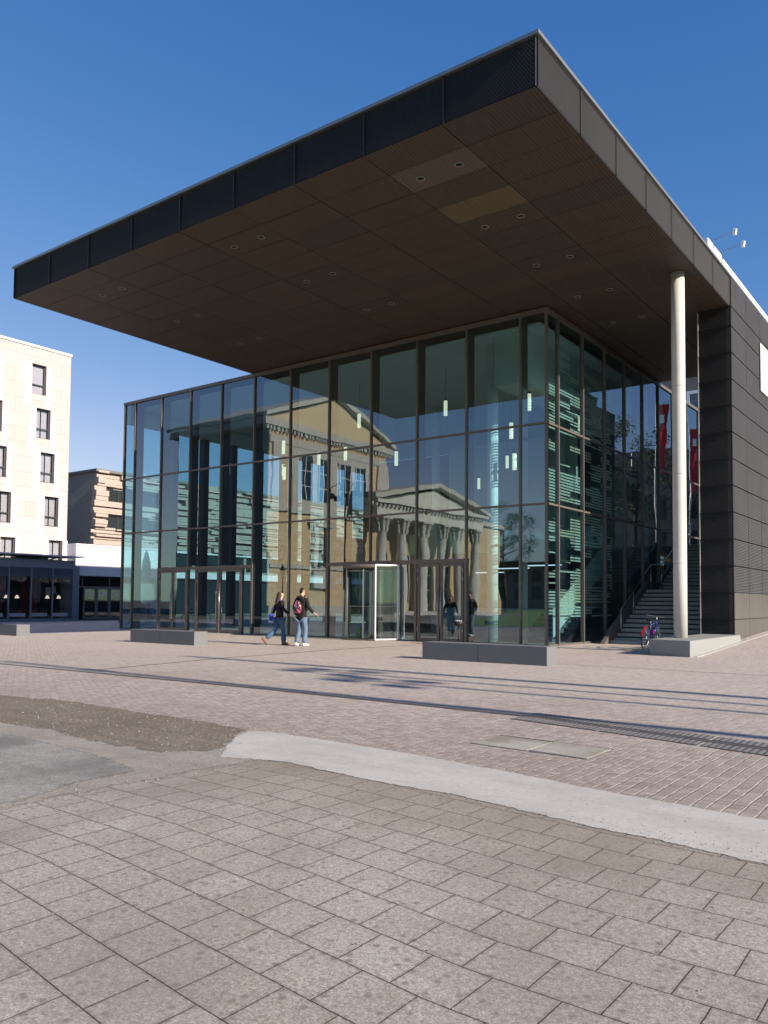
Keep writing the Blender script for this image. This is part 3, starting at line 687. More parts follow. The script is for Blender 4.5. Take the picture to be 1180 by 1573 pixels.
for a in (20,110,200,290):
    f = MB(); c, s_ = math.cos(R(a)), math.sin(R(a))
    def q(r, z): return (RC[0]+r*c, RC[1]+r*s_, z)
    for (A, B) in ((q(.06,.1),q(.96,.1)),(q(.06,2.5),q(.96,2.5)),(q(.06,.1),q(.06,2.5)),(q(.96,.1),q(.96,2.5)),(q(.06,1.2),q(.96,1.2))): f.tube([A, B], .03 if A[2] != 1.2 else .015, 6)
    wo = f.build('door_wing', 'steel', rvo)
    g = MB(); g.add([q(.06,.1),q(.96,.1),q(.96,2.5),q(.06,2.5)], [(0,1,2,3)]); g.build('wing_glass', 'clear_glass', wo)
# open night door leaf standing out beside the drum, its pale edge in the sun
f = MB()
lx0, ly0, lx1, ly1 = -17.22, 22.62, -16.80, 23.40
def q2(t, z): return (lx0+(lx1-lx0)*t, ly0+(ly1-ly0)*t, z)
for A, B in ((q2(0,.05),q2(1,.05)),(q2(0,2.66),q2(1,2.66)),(q2(0,.05),q2(0,2.66)),(q2(1,.05),q2(1,2.66))): f.tube([A, B], .032, 4)
fo = P('night_door', f, 'sign_white'); fo['label'] = 'pale metal framed glass door leaf standing open'
g = MB(); g.add([q2(0,.05),q2(1,.05),q2(1,2.66),q2(0,2.66)], [(0,1,2,3)]); g.build('door_glass', 'clear_glass', fo)
# fixed glazing beside the drum
pane(-20.1,Y0-.01,.05,-19.2,Y0+.01,DH-.09,'-y'); pane(-17.0,Y0-.01,.05,-16.13,Y0+.01,DH-.09,'-y')

# outer column carrying the canopy
colm = thing('concrete_column', (-6.98,23.3,.42), 'tall round pale concrete column rising from the plinth to the canopy', 'column')
mb = MB(); zs = [.4]+[.42+2.07*k for k in range(1,5)]+[ZS+.001]
mb.tube([(-6.98,23.3,z) for z in zs], .185, 40); mb.build('column_shaft', 'column_concrete' if 'column_concrete' in M else simple('column_concrete', (.56,.55,.52), .75, 0, .12, 4, .0008), colm, True)
mb = MB()
for z in (.42+2.6*.8,.42+4.6,.42+7.1): mb.tube([(-6.98,23.3,z),(-6.98,23.3,z+.012)], .1865, 40)
mb.build('shutter_ring', 'plinth_concrete', colm, True)

# plinth, benches
mb = MB(); mb.hexa([(-7.36,21.8,-.1),(-6.22,21.55,-.1),(-6.2,26.9,.1),(-7.36,26.78,-.1),(-7.36,21.8,.42),(-6.22,21.55,.42),(-6.22,26.78,.43),(-7.36,26.78,.43)])
tag(mb.build('plinth', 'plinth_concrete', bevel=.012), 'low grey concrete plinth under the tall round column', 'plinth')
mb = MB(); mb.prism([(-6.19,21.6),(-6.09,21.6),(-6.05,42),(-6.17,42)], .3, .31)
def kerb():
    mb = MB(); n = 20
    for k in range(n):
        ya, yb = 21.7+(42-21.7)*k/n, 21.7+(42-21.7)*(k+1)/n
        mb.hexa([(-6.17,ya,gz(-6,ya)-.05),(-6.09,ya,gz(-6,ya)-.05),(-6.09,yb,gz(-6,yb)-.05),(-6.17,yb,gz(-6,yb)-.05),(-6.17,ya,gz(-6,ya)+.012),(-6.09,ya,gz(-6,ya)+.012),(-6.09,yb,gz(-6,yb)+.012),(-6.17,yb,gz(-6,yb)+.012)])
    tag(mb.build('kerb_strip', 'step_concrete'), kind='structure')
kerb()
def bench(x0, x1, y0, joint, label, g='stone block benches on the cobbled square'):
    t = thing('stone_bench', ((x0+x1)/2, y0+.25, 0), label, 'bench', g)
    segs = [x0]+joint+[x1]
    for a, c in zip(segs, segs[1:]):
        mb = MB(); mb.box(a+.004, y0, -.02, c-.004, y0+.52, .415); mb.build('bench_block', 'bench_stone', t, bevel=.01)
bench(-10.98,-7.72,16.3,[-9.45],'grey stone block bench in two pieces in front of the glass corner')
bench(-22.5,-19.35,16.4,[-21.0],'grey stone block bench in two pieces left of the walking couple')
bench(-32.6,-28.9,16.1,[-30.6],'grey stone block bench cut off by the left edge of the photo')

# stairs
st = thing('outdoor_staircase', (-9,28,0), 'wide pale concrete staircase climbing between the glass box and the dark side wall', 'staircase')
SX0, SX1 = -10.45, -7.42
yst = 27.35; z = .03; rise = .156; tr = .30; y = yst
mb0 = MB(); mb0.box(SX0-.35,yst-.32,0,SX1,yst-.002,.11)
mb0.build('bottom_slab', 'step_concrete', st, bevel=.008)
for k in range(25):
    if k == 12: y += 1.25
    mb = MB(); rr = random.Random(k); off = rr.uniform(.8, 2.2)
    yb = y+tr+(1.25 if k == 11 else 0)+.02
    zt = z+(k+1)*rise
    for xa, xb in ((SX0, SX0+off-.006), (SX0+off+.006, SX1)):
        mb.box(xa, y, zt-.105, xb, yb, zt); mb.box(xa, y+.05, zt-rise-.02, xb, yb, zt-.106, 1)  # darker riser colour paints the shadow line under each nosing
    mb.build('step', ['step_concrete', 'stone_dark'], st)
    y += tr
ytop = y; ztop = z+25*rise
mb = MB(); mb.hexa([(SX0,yst+.3,0),(SX1,yst+.3,0),(SX1,ytop,0),(SX0,ytop,0),(SX0,yst+.3,.02),(SX1,yst+.3,.02),(SX1,ytop,ztop-.3),(SX0,ytop,ztop-.3)]); mb.build('stair_base', 'grey_wall', st)
mb = MB(); mb.prismX([(yst-.9,0),(yst+.1,.62),(yst+3.6,2.2),(yst+4.9,2.25),(ytop,ztop+.2),(ytop,0)], SX0-.14, SX0-.003); mb.build('stringer', 'frame_metal', st)
def rail(x, label=None):
    mb = MB(); pts = [(x,yst+.35,1.15),(x,yst+3.5,2.85),(x,yst+4.75,2.9),(x,ytop+.1,ztop+.95)]
    mb.tube([(x,yst+.35,.1)]+pts, .022, 8)
    for yy_, zb, zt in ((yst+1.6,.9,1.8),(yst+3.5,1.9,2.83),(yst+4.75,1.9,2.88),(yst+6.5,3,3.7)): mb.tube([(x,yy_,zb),(x,yy_,zt)], .018, 8)
    mb.build('handrail', 'steel', st, True)
rail(SX0+.12); rail(SX1-.1)
mb = MB(); mb.box(-11.0,ytop+.001,ztop-.3,-5.0,75,ztop-.01); tag(mb.build('terrace', 'step_concrete'), kind='structure')

# downlights in the canopy soffit
def downlight():
    t = thing('downlight', (0,0,0), 'x', 'downlight')
    a = MB(); n = 24
    ring = []
    for r, z in ((.100,-.001),(.100,-.012),(.082,-.012),(.078,.0)): ring.append([(r*math.cos(2*math.pi*k/n), r*math.sin(2*math.pi*k/n), z) for k in range(n)])
    vs = [v for q in ring for v in q]; a.add(vs, [(i*n+k, i*n+(k+1)%n, (i+1)*n+(k+1)%n, (i+1)*n+k) for i in range(3) for k in range(n)])
    a.build('trim_ring', simple('downlight_metal', (.30,.28,.26), .5, .5, .05), t, True)
    c = MB(); c.tube([(0,0,-.002),(0,0,-.006)], .078, 20); c.build('reflector', 'dark_metal', t)
    d = MB(); d.box(-.078,-.008,-.0135,.078,.008,-.0075); d.box(-.02,-.02,-.018,.02,.02,-.0138); d.build('lamp_bridge', 'black_paint', t)
    return t
proto = downlight(); first = True
names_r = ['front','second','third','fourth','fifth and farthest']
for ci, (xa, xb, nm, nrow) in enumerate(((-9.0,-10.0,'right-hand',5),(-15.0,-16.0,'middle',3),(-20.9,-21.9,'left-hand',3))):
    for rI in range(nrow):
        for sd_, x in (('right',xa),('left',xb)):
            o = proto if first else copy_tree(proto); first = False
            o.location = (x, 14.68+2.88*rI, ZS); o['group'] = 'round downlights in the canopy soffit'
            o['label'] = 'recessed soffit downlight, %s of the %s pair in the %s row' % (sd_, nm, names_r[rI])

# pendant lamps hanging inside the glass box
def pendant():
    t = thing('pendant_lamp', (0,0,0), 'x', 'pendant lamp')
    a = MB(); a.tube([(0,0,-.28),(0,0,.28)], .072, 16); a.build('glass_tube', 'lamp_warm', t, True)
    a = MB(); a.tube([(0,0,.30),(0,0,.36)], .06, 12); a.tube([(0,0,.36),(0,0,1.6)], .006, 5); a.build('cable', 'dark_metal', t, True)
    return t
pp = pendant(); first = True
for (x, y, z, lb) in ((-16.5,26,8.75,'glowing tube pendant, the high one left of the inner column'),(-18.8,26,7.05,'glowing tube pendant lamp above the revolving door'),
    (-20.7,26,8.8,'glowing tube pendant in front of the reflected gable slope'),(-22.4,27.2,7.8,'glowing tube pendant lamp by the third mullion right of the canopy crossing'),
    (-23.4,26.6,7.6,'glowing tube pendant lamp hanging low between two reflected windows'),(-24.9,26,7.0,'glowing tube pendant lamp lowest over the walking couple'),
    (-24.0,25.0,7.9,'glowing tube pendant lamp at the left edge of the reflected gable'),(-29.7,27.1,7.8,'glowing tube pendant lamp among the left-hand dark piers'),
    (-28.6,29.8,8.0,'glowing tube pendant lamp furthest left behind the glass'),(-17.6,33,7.8,'small glowing tube pendant lamp far inside, right of the inner column'),
    (-21.4,37,7.6,'small glowing tube pendant lamp far inside, left of the inner column'),(-13.6,25.8,7.5,'glowing tube pendant lamp close behind the inner column'),
    (-12.3,24.6,8.1,'tall glowing pendant lamp right at the glass corner'),(-12.2,28.6,8.1,'glowing tube pendant lamp behind the third bay of the right-hand glass'),
    (-12.3,34.5,7.6,'glowing tube pendant lamp seen among the sky reflections right of the corner'),(-13.0,24.9,6.2,'glowing tube pendant lamp low behind the last front bay')):
    o = pp if first else copy_tree(pp); first = False
    o.location = (x,y,z); o['label'] = lb; o['group'] = 'tube pendant lamps inside the glass box'

# ashtray stand, green bin
t = thing('ashtray_stand', (-13.75,22.5,0), 'round ashtray on a thin pole in front of the right-hand doors', 'ashtray')
mb = MB(); mb.cyl(-13.75,22.5,0,.62,.02,10); mb.cyl(-13.75,22.5,0,.015,.14,20); mb.build('pole', 'dark_metal', t, True)
mb = MB(); mb.cyl(-13.75,22.5,.62,.76,.15,24,0,.165); mb.build('bowl', 'dark_metal', t, True)
mb = MB(); rr = random.Random(2)
for k in range(9): 
    a = rr.uniform(0,6.28); q_ = rr.uniform(0,.11); mb.box(-13.75+q_*math.cos(a)-.02,22.5+q_*math.sin(a)-.02,.762,-13.75+q_*math.cos(a)+.03,22.5+q_*math.sin(a)+.015,.785)
mb.build('litter', 'sign_white', t)
t = thing('green_bin', (-18.9,23.9,0), 'small green plastic bin just inside the revolving door', 'bin')
mb = MB(); mb.hexa([(-19.02,23.8,.06),(-18.78,23.8,.06),(-18.78,24.0,.06),(-19.02,24.0,.06),(-19.05,23.78,.40),(-18.75,23.78,.40),(-18.75,24.02,.40),(-19.05,24.02,.40)]); mb.build('bin_body', 'green_plastic', t, bevel=.02)
mb = MB(); mb.box(-19.06,23.77,.402,-18.74,24.03,.43); mb.build('lid', 'green_plastic', t)

# roof items: white board and floodlights on arms
mb = MB(); mb.box(-6.5,24.3,ZF+.067,-6.40,25.8,ZF+.33); mb.box(-6.5,25.83,ZF+.067,-6.40,32.5,ZF+.28)
tag(mb.build('roof_parapet_board', 'sign_white', bevel=.01), 'long white board standing along the roof edge above the side wall', 'roof board')
def flood(y, L, label):
    t = thing('roof_floodlight', (-6.6,y,ZF+.45), label, 'floodlight', 'floodlights on arms at the roof edge')
    a = MB(); a.tube([(-6.45,y,ZF+.3),(-6.45,y,ZF+.45),(-6.5+L,y,ZF+.60)], .012, 6); a.build('arm', 'steel', t, True)
    h = MB(); X = -6.6+L; h.hexa([(X-.03,y-.06,ZF+.48),(X+.05,y-.06,ZF+.46),(X+.05,y+.06,ZF+.46),(X-.03,y+.06,ZF+.48),(X+.0,y-.06,ZF+.66),(X+.08,y-.06,ZF+.63),(X+.08,y+.06,ZF+.63),(X+.0,y+.06,ZF+.66)])
    h.build('lamp_head', 'sign_white', t, bevel=.012)
flood(24.9,.78,'white floodlight head on a thin arm, upper of the two over the roof edge')
flood(25.9,.78,'white floodlight head on a thin arm, lower of the two over the roof edge')
flood(32.6,.25,'white floodlight at the far end of the roof board by the photo edge')

# ---------------- bicycle ----------------
def wheel(mb, x, r, n=28):
    mb.tube([(x+r*math.cos(2*math.pi*k/n), 0, r+r*math.sin(2*math.pi*k/n)) for k in range(n+1)], .018, 6, 0, False)
def bicycle(label, frame, guard, group=None):
    t = thing('bicycle', (0,0,0), label, 'bicycle', group)
    for x in (-.52,.52):
        mb = MB(); wheel(mb, x, .33); wo = mb.build('wheel', 'rubber', t, True)
        mb = MB()
        for k in range(16): mb.tube([(x,0,.33),(x+.31*math.cos(k*math.pi/8),0,.33+.31*math.sin(k*math.pi/8))], .0025, 3)
        mb.tube([(x,-.05,.33),(x,.05,.33)], .03, 8); mb.tube([(x+.305*math.cos(2*math.pi*k/28),0,.33+.305*math.sin(2*math.pi*k/28)) for k in range(29)], .01, 5, 0, False)
        mb.build('rim', 'steel', wo, True)
    mb = MB(); bb = (-.08,0,.30); seat = (-.22,0,.72); head = (.34,0,.80); hd2 = (.38,0,.66); ra = (-.52,0,.33)
    for A, B, r in ((bb,seat,.018),(seat,head,.018),(bb,hd2,.022),(head,hd2,.022)): mb.tube([A, B], r, 8)
    for s_ in (-.05,.05):
        mb.tube([bb,(ra[0],s_,ra[2])], .010, 6); mb.tube([seat,(ra[0],s_,ra[2])], .009, 6); mb.tube([(hd2[0],s_*.8,hd2[2]),(.52,s_,.33)], .012, 6)
    mb.build('frame', frame, t, True)
    mb = MB(); mb.tube([seat,(-.25,0,.86)], .013, 8); mb.build('seat_post', 'steel', t, True)
    mb = MB(); mb.add([(-.42,-.08,.90),(-.42,.08,.90),(-.30,.07,.92),(-.10,.02,.90),(-.10,-.02,.90),(-.30,-.07,.92),(-.40,-.06,.84),(-.40,.06,.84),(-.12,0,.86)], [(0,5,2,1),(5,4,3,2),(0,1,7,6),(1,2,8,7),(2,3,8),(3,4,8),(4,5,8),(5,0,6,8),(6,7,8)]); mb.build('saddle', 'black_paint', t)
    mb = MB(); mb.tube([head,(.31,0,.95)], .014, 8); mb.tube([(.22,-.29,.98),(.33,-.2,.97),(.33,.2,.97),(.22,.29,.98)], .013, 8); mb.build('handlebar', 'steel', t, True)
    mb = MB()
    for s_ in (-1,1): mb.tube([(.24,s_*.28,.98),(.19,s_*.31,.98)], .02, 8)
    mb.build('grip', 'black_paint', t, True)
    mb = MB(); n = 14
    for k in range(n):
        a0, a1 = R(15+150*k/n), R(15+150*(k+1)/n); P_ = []
        for a in (a0, a1):
            for s_ in (-.032,.032): P_.append((-.52+.365*math.cos(a), s_, .33+.365*math.sin(a)))
        mb.add(P_, [(0,1,3,2)])
    mb.build('mudguard', guard, t)
    mb = MB(); mb.box(-.95,-.03,.42,-.90,.03,.5); mb.build('rear_light', 'bike_red', t)
    mb = MB(); mb.tube([(-.08,-.07,.30),(-.08,.07,.30)], .02, 6); mb.tube([(-.08,.07,.30),(.02,.07,.16)], .01, 5); mb.tube([(-.08,-.07,.30),(-.18,-.07,.44)], .01, 5); mb.box(-.02,.06,.14,.07,.16,.17); mb.box(-.22,-.16,.43,-.13,-.06,.46); mb.build('pedal', 'dark_metal', t)
    return t
bk = bicycle('blue and purple bicycle with red mudguard leaning behind the plinth', 'bike_blue', 'bike_red')
bk.location = (-8.25,24.5,.02); bk.rotation_euler = (R(7),0,R(91))
mb = MB(); mb.box(.02,-.04,.40,.14,.04,.58); o = mb.build('frame_bag', 'bike_purple', bk); o.matrix_parent_inverse = Matrix.Identity(4)
for i, (x, y, a, lb) in enumerate(((-37.5,27.5,80,'dark parked bicycle seen through the glass between the left doors'),(-38.4,29.5,95,'dark parked bicycle seen through the glass, second in the rack'),(-36.2,30.8,70,'dark parked bicycle seen through the glass beside the pier'))):
    c = copy_tree(bk); c.location = (x,y,0); c.rotation_euler = (R(3),0,R(a)); c['label'] = lb; c['group'] = 'bicycles parked beyond the glass box'
    for ch in children(c):
        if ch.name.startswith('frame_bag'): bpy.data.objects.remove(ch)

# closed parasols beyond the glass
for x, y, lb in ((-39.9,30.1,'closed white parasol seen through the left end of the glass'),(-38.8,33.4,'closed white parasol seen through the glass above the left doors')):
    t = thing('closed_parasol', (x,y,0), lb, 'parasol', 'closed parasols beyond the glass box')
    mb = MB(); mb.tube([(x,y,0),(x,y,4.3)], .035, 8); mb.build('pole', 'steel', t, True)
    mb = MB(); n = 20; zz = [1.1,1.2,1.8,2.8,3.6,4.2]; rs = [.08,.20,.27,.24,.20,.06]; vs = []
    for z_, r_ in zip(zz, rs):
        for k in range(n): q_ = r_*(1+.18*(k % 2)); vs.append((x+q_*math.cos(2*math.pi*k/n), y+q_*math.sin(2*math.pi*k/n), z_))
    mb.add(vs, [(i*n+k, i*n+(k+1)%n, (i+1)*n+(k+1)%n, (i+1)*n+k) for i in range(5) for k in range(n)]); mb.build('canopy', 'white_cloth', t, True)
# ---------------- buildings on the left ----------------
ht = thing('beige_hotel', (-50,25,0), 'tall pale beige stone clad building with staggered tall windows', 'building')
wins = []
for k in range(5):
    for c in range(4): wins.append((k, 28.43+.37*k-3.3*c, 16.82-2.88*k))
mb = MB()
YH0, YH1, ZH, ZHB = 15, 31.2, 17.9, 4.6
zc = ZH
for k in range(5):
    zt = 16.82-2.88*k; zb = zt-1.98
    mb.box(-50.3,YH0,zt,-50,YH1,zc); zc = zb
    row = sorted([w_ for w_ in wins if w_[0] == k], key=lambda q: q[1]); ya = YH0
    for (_, yw, _z) in row:
        mb.box(-50.3,ya,zb,-50,yw,zt); ya = yw+1.0
    mb.box(-50.3,ya,zb,-50,YH1,zt)
mb.box(-50.3,YH0,0,-50,YH1,zc); mb.box(-66,YH0,0,-50.301,YH0+.3,ZH); mb.box(-66,YH1-.3,0,-50.301,YH1,ZH)
mb.build('wall', 'beige_stone', ht)
mb = MB(); mb.box(-66.05,YH0-.05,ZH+.001,-49.93,YH1+.05,ZH+.16); mb.build('roof_edge', 'render_white', ht)
mb = MB(); mb.box(-65.9,YH0+.31,.1,-53,YH1-.31,ZH-.1); mb.build('core', 'dark_interior', ht)
mb = MB()
for k, yw, zt in wins:
    for a, c in ((yw-.5,yw-.02),(yw+1.02,yw+1.36)): mb.box(-50.001,a,zt-2.85,-49.994,c,zt+.02)
mb.build('pale_bands', 'render_white', ht)
for k, yw, zt in wins:
    if yw < 24: continue
    f = MB(); zb = zt-1.98; X = -50.22
    for q in ((yw,zb,yw+.07,zt),(yw+.93,zb,yw+1.0,zt),(yw+.071,zb,yw+.929,zb+.07),(yw+.071,zt-.07,yw+.929,zt),(yw+.071,zb+.62,yw+.929,zb+.69)): f.box(X-.03,q[0],q[1],X+.03,q[2],q[3])
    fo = f.build('window', 'window_frame_dark', ht)
    g = MB(); g.box(X-.012,yw+.07,zb+.07,X-.008,yw+.93,zt-.07); g.build('pane', 'window_glass', fo)
    cu = MB(); n = 18
    if not (k == 0 and yw > 28):
        vs = []
        for j in range(n+1):
            yy_ = yw+.06+.88*j/n; dx = .03*math.sin(j*2.3)
            vs += [(X-.14+dx,yy_,zb+.02),(X-.14+dx,yy_,zt-.02)]
        cu.add(vs, [(2*j,2*j+2,2*j+3,2*j+1) for j in range(n) if j not in (8,9)])
    else: cu.box(X-.12,yw+.06,zb+.1,X-.11,yw+.94,zt-.02)
    cu.build('curtain', 'curtain', fo)
# terrace rail line on top of the cafe
cf = thing('cafe_pavilion', (-48,26,0), 'low blue grey cafe front with big dark windows and slatted blinds under the beige building', 'building')
mb = MB(); mb.box(-49.95,15,3.36,-48.0,30.6,3.88); mb.box(-49.95,30.601,0,-48.25,31.1,3.55); mb.box(-49.9,15,0,-48.03,30.6,.12); mb.build('fascia', 'cafe_blue', cf)
mb = MB(); mb.box(-49.98,15,4.1,-47.4,30.9,4.17)
for k in range(9): mb.tube([(-49.9,15.2+1.8*k,3.9),(-48.1,15.2+1.8*k,4.09)], .03, 6)
mb.build('roof_awning', 'render_white', cf)
mb = MB(); mb.box(-49.9,15,.12,-49.6,30.55,3.35); mb.box(-49.6,15,3.2,-48.1,30.5,3.34)
mb.build('inner_wall', 'dark_interior', cf)
for k in range(9):
    y1 = 30.56-1.45*k; y0_ = y1-1.45
    mb = MB(); mb.box(-48.12,y1-.07,.12,-47.99,y1,3.355); mb.build('post', 'cafe_blue', cf)
    mb = MB(); mb.box(-48.07,y0_,.13,-48.05,y1-.07,2.78); mb.build('pane', 'window_glass', cf)
    mb = MB()
    for j in range(9): mb.hexa([(-48.05,y0_+.01,2.8+.062*j),(-47.97,y0_+.01,2.79+.062*j),(-47.97,y1-.08,2.79+.062*j),(-48.05,y1-.08,2.8+.062*j),(-48.05,y0_+.01,2.835+.062*j),(-47.97,y0_+.01,2.80+.062*j),(-47.97,y1-.08,2.80+.062*j),(-48.05,y1-.08,2.835+.062*j)])
    mb.build('blind', 'cafe_blue', cf)
    mb = MB(); mb.box(-48.4,y0_+.2,.28,-48.32,y1-.2,.5); mb.build('radiator', 'sign_white', cf)
mb = MB(); 
for (y, z, a, c) in ((29.7,1.9,.35,.55),(29.0+.9,2.7,.2,.4),(30.1,2.0,.3,.45)): mb.box(-49.59,y-a/2,z-c/2,-49.57,y+a/2,z+c/2)
mb.build('picture', 'stone_trim', cf)
mb = MB(); mb.box(-49.59,27.8,.12,-49.56,28.9,3.1); mb.build('red_panel', simple('dark_red', (.08,.008,.01), .7), cf)
tl0 = None
for i, (y, lb) in enumerate(((25.5,'small white lamp shade at the far left cafe window'),(26.5,'small white lamp shade left of the second cafe post'),(27.2,'small lit lamp shade in the middle of the second cafe bay'),(29.25,'small white lamp shade by the last cafe post'),(30.05,'small white lamp shade under the framed picture in the cafe'))):
    t = thing('table_lamp', (-48.9,y,1.3), lb, 'lamp', 'table lamps in the cafe windows')
    a = MB(); a.tube([(-48.9,y,1.42),(-48.9,y,1.62)], [.15,.05], 14); a.build('lamp_shade', 'cafe_lamp', t, True)
    a = MB(); a.tube([(-48.9,y,.78),(-48.9,y,1.42)], .015, 6); a.tube([(-48.9,y,.74),(-48.9,y,.78)], .35, 20); a.tube([(-48.9,y,.1),(-48.9,y,.74)], .03, 6); a.build('lamp_base', 'dark_metal', t, True)

wh = thing('white_entrance_block', (-49,34,0), 'low white rendered block over dark glazed entrance doors', 'building')
mb = MB(); mb.box(-60,31.25,2.98,-48.95,38.2,5.0); mb.box(-60,37.9,0,-49.0,38.2,2.979); mb.build('wall', 'render_white', wh)
mb = MB(); mb.box(-60,31.22,5.001,-48.88,38.25,5.12); mb.build('roof_edge', 'render_white', wh)
mb = MB(); mb.box(-50.2,31.25,.02,-49.7,37.9,2.96); mb.build('recess_wall', 'dark_interior', wh)
for k in range(4):
    ya = 32.0+1.02*k; f = MB()
    for q in ((ya,.05,ya+.11,2.2),(ya+.9,.05,ya+1.0,2.2),(ya+.111,.05,ya+.899,.2),(ya+.111,2.08,ya+.899,2.2)): f.box(-49.2,q[0],q[1],-49.12,q[2],q[3])
    fo = f.build('door', 'grey_wall', wh)
    g = MB(); g.box(-49.17,ya+.11,.2,-49.15,ya+.9,2.08); g.build('pane', 'window_glass', fo)
    if k < 3:
        g = MB(); g.box(-49.14,ya+.42,1.72,-49.135,ya+.62,1.84); g.build('notice', 'sign_white', fo)
mb = MB()
for y in (31.95,34.05,36.1,37.2): mb.box(-49.22,y-.05,2.201,-49.12,y+.0,2.97)
mb.box(-49.24,31.3,2.2,-49.1,37.8,2.27); mb.build('door_head', 'grey_wall', wh)

br = thing('brutalist_building', (-62,60,0), 'raw concrete building with a carved stepped relief facade behind the white block', 'building')
mb = MB(); mb.box(-90,40.3,0,-60.6,88,12.2); mb.build('wall', 'raw_concrete', br)
mb = MB(); mb.box(-90.1,40.1,12.201,-60.1,88.1,12.42); mb.build('roof_edge', 'grey_wall', br)
rr = random.Random(11); rel = MB(); z = 6.0
def slab(y0, y1, z0, z1, d): rel.box(-60.602, y0, z0, -60.6+d, y1, z1)
while z < 12.15:
    h = rr.choice([.22,.3,.38,.5]); inwin = (7.5 < z+h/2 < 8.55) or (9.55 < z+h/2 < 10.85)
    y = 40.3 if not inwin else 40.3
    if inwin: slab(40.05, 41.1+rr.uniform(0,.25), z, z+h-.03, rr.uniform(.3,.7)); y = 48.5
    while y < 87:
        L = rr.uniform(.7, 4.2); d = rr.choice([.12,.25,.4,.55,.7])
        slab(y-(.35 if y < 41 and rr.random() < .6 else 0), min(87.5, y+L-.03), z+.01, z+h-.02-rr.choice([0,0,.08]), d); y += L
    z += h
rel.build('carved_relief', 'pale_concrete', br)
for (za, zb) in ((9.6,10.85),(7.5,8.5)):
    mb = MB(); mb.box(-60.62,41.35,za,-60.5,48.4,zb); wo = mb.build('window', 'tower_glazing', br)
    mb = MB()
    for k in range(7): mb.box(-60.49,41.35+k*1.17,za+.01,-60.42,41.41+k*1.17,zb-.01)
    for k in range(10): mb.box(-60.495,41.4,za+.05+k*(zb-za)/10,-60.44,48.3,za+.075+k*(zb-za)/10)
    mb.build('window_bars', 'window_frame_dark', wo)
mb = MB()
for k in range(14): mb.box(-60.61,41.4+3.3*k,4.3,-60.52,44.3+3.3*k,5.7)
mb.build('window_band', 'tower_glazing', br)
mb = MB(); mb.box(-60.6,40.3,3.4,-60.0,87,4.0); mb.box(-60.6,40.3,5.75,-60.35,87,5.95); mb.build('ledge', 'render_white', br)
mb = MB(); mb.box(-60.62,42,.1,-60.5,86,3.2); mb.build('ground_floor_glazing', 'tower_glazing', br)

gb = thing('grey_background_building', (-22,75,0), 'grey building with a pale framed window seen in the gap under the canopy', 'building')
mb = MB(); mb.box(-34,70,0,-8,85,20.6); mb.build('wall', 'grey_wall', gb)
mb = MB()
for k in range(8): mb.box(-34,610.44,3+2.2*k,-8,69.999,3.12+2.2*k)
mb.build('string_course', 'raw_concrete', gb)
mb = MB(); mb.box(-20.3,69.9,17.3,-18.1,69.99,17.55); mb.box(-20.3,69.9,19.1,-18.1,69.99,19.35); mb.box(-20.3,69.9,17.551,-20.05,69.99,19.099); mb.box(-18.35,69.9,17.551,-18.1,69.99,19.099)
wo = mb.build('window', 'sign_white', gb); mb = MB(); mb.box(-20.04,69.95,17.56,-18.36,69.98,19.09); mb.build('pane', 'window_glass', wo)

# ---------------- buildings behind the photographer, mirrored in the glass ----------------
nb = thing('neoclassical_theatre', (-60,-22,0), 'yellow classical building with gable and columned portico mirrored in the glass', 'building')
XA = -50
mb = MB(); mb.box(-62,-20.2,0,XA,-3.351,16.6); mb.build('gable_block_wall', 'yellow_blocks', nb)
mb = MB(); mb.box(-62,-3.35,0,XA-.02,-3.25,16.6); mb.build('painted_shade_side', 'grey_wall', nb)  # grey slab over the yellow side; its shade is put into the colour
mb = MB(); mb.box(-78,-47,0,XA-1.2,-20.201,11.0); mb.build('main_wall', 'yellow_blocks', nb)
mb = MB(); mb.prismX([(-20.9,17.3),(-2.65,17.3),(-11.8,20.6)], -62, XA+.1); mb.build('gable', 'stucco_yellow', nb)
mb = MB()   # raking cornice and roof
for s_, ye in ((1,-2.2),(-1,-21.35)):
    ym_ = -11.8; mb.prismX([(ye,17.25),(ye,17.6),(ym_,21.25),(ym_,20.75)], -62.5, XA+.75)
mb.box(-62.2,-21.2,16.62,XA+.5,-2.35,17.24); mb.build('cornice', 'stone_trim', nb)
mb = MB()
for k in range(42): mb.box(XA+.02,-20.9+.44*k,16.25,XA+.38,-20.68+.44*k,16.6)
mb.build('dentils', 'stone_trim', nb)
mb = MB(); mb.box(XA+.001,-20.2,15.3,XA+.12,-3.35,15.9); mb.box(XA+.001,-20.2,9.3,XA+.3,-3.35,9.8); mb.box(XA+.001,-20.25,4.3,XA+.2,-3.3,4.6); mb.box(XA+.001,-20.3,0,XA+.25,-3.25,1.0)
for y in (-4.35,-19.6): mb.box(XA+.002,y-.7,9.81,XA+.22,y+.7,15.29)
mb.box(XA+.003,-17.8,9.81,XA+.06,-6.3,15.29); mb.build('stone_bands', 'stone_trim', nb)
for y in (-7.9,-10.4,-13.4,-15.9):
    mb = MB(); mb.box(XA+.05,y-.75,10.7,XA+.15,y+.75,14.6); wo = mb.build('window', 'tower_glazing', nb)
    mb = MB(); mb.box(XA+.151,y-.04,10.7,XA+.2,y+.04,14.6)
    for z in (11.9,13.2): mb.box(XA+.152,y-.74,z-.03,XA+.19,y+.74,z+.03)
    for q in ((-.85,-.751),(.751,.85)): mb.box(XA+.07,y+q[0],10.6,XA+.25,y+q[1],14.7)
    mb.build('frame', 'render_white', wo)
mb = MB()   # aedicule with niche
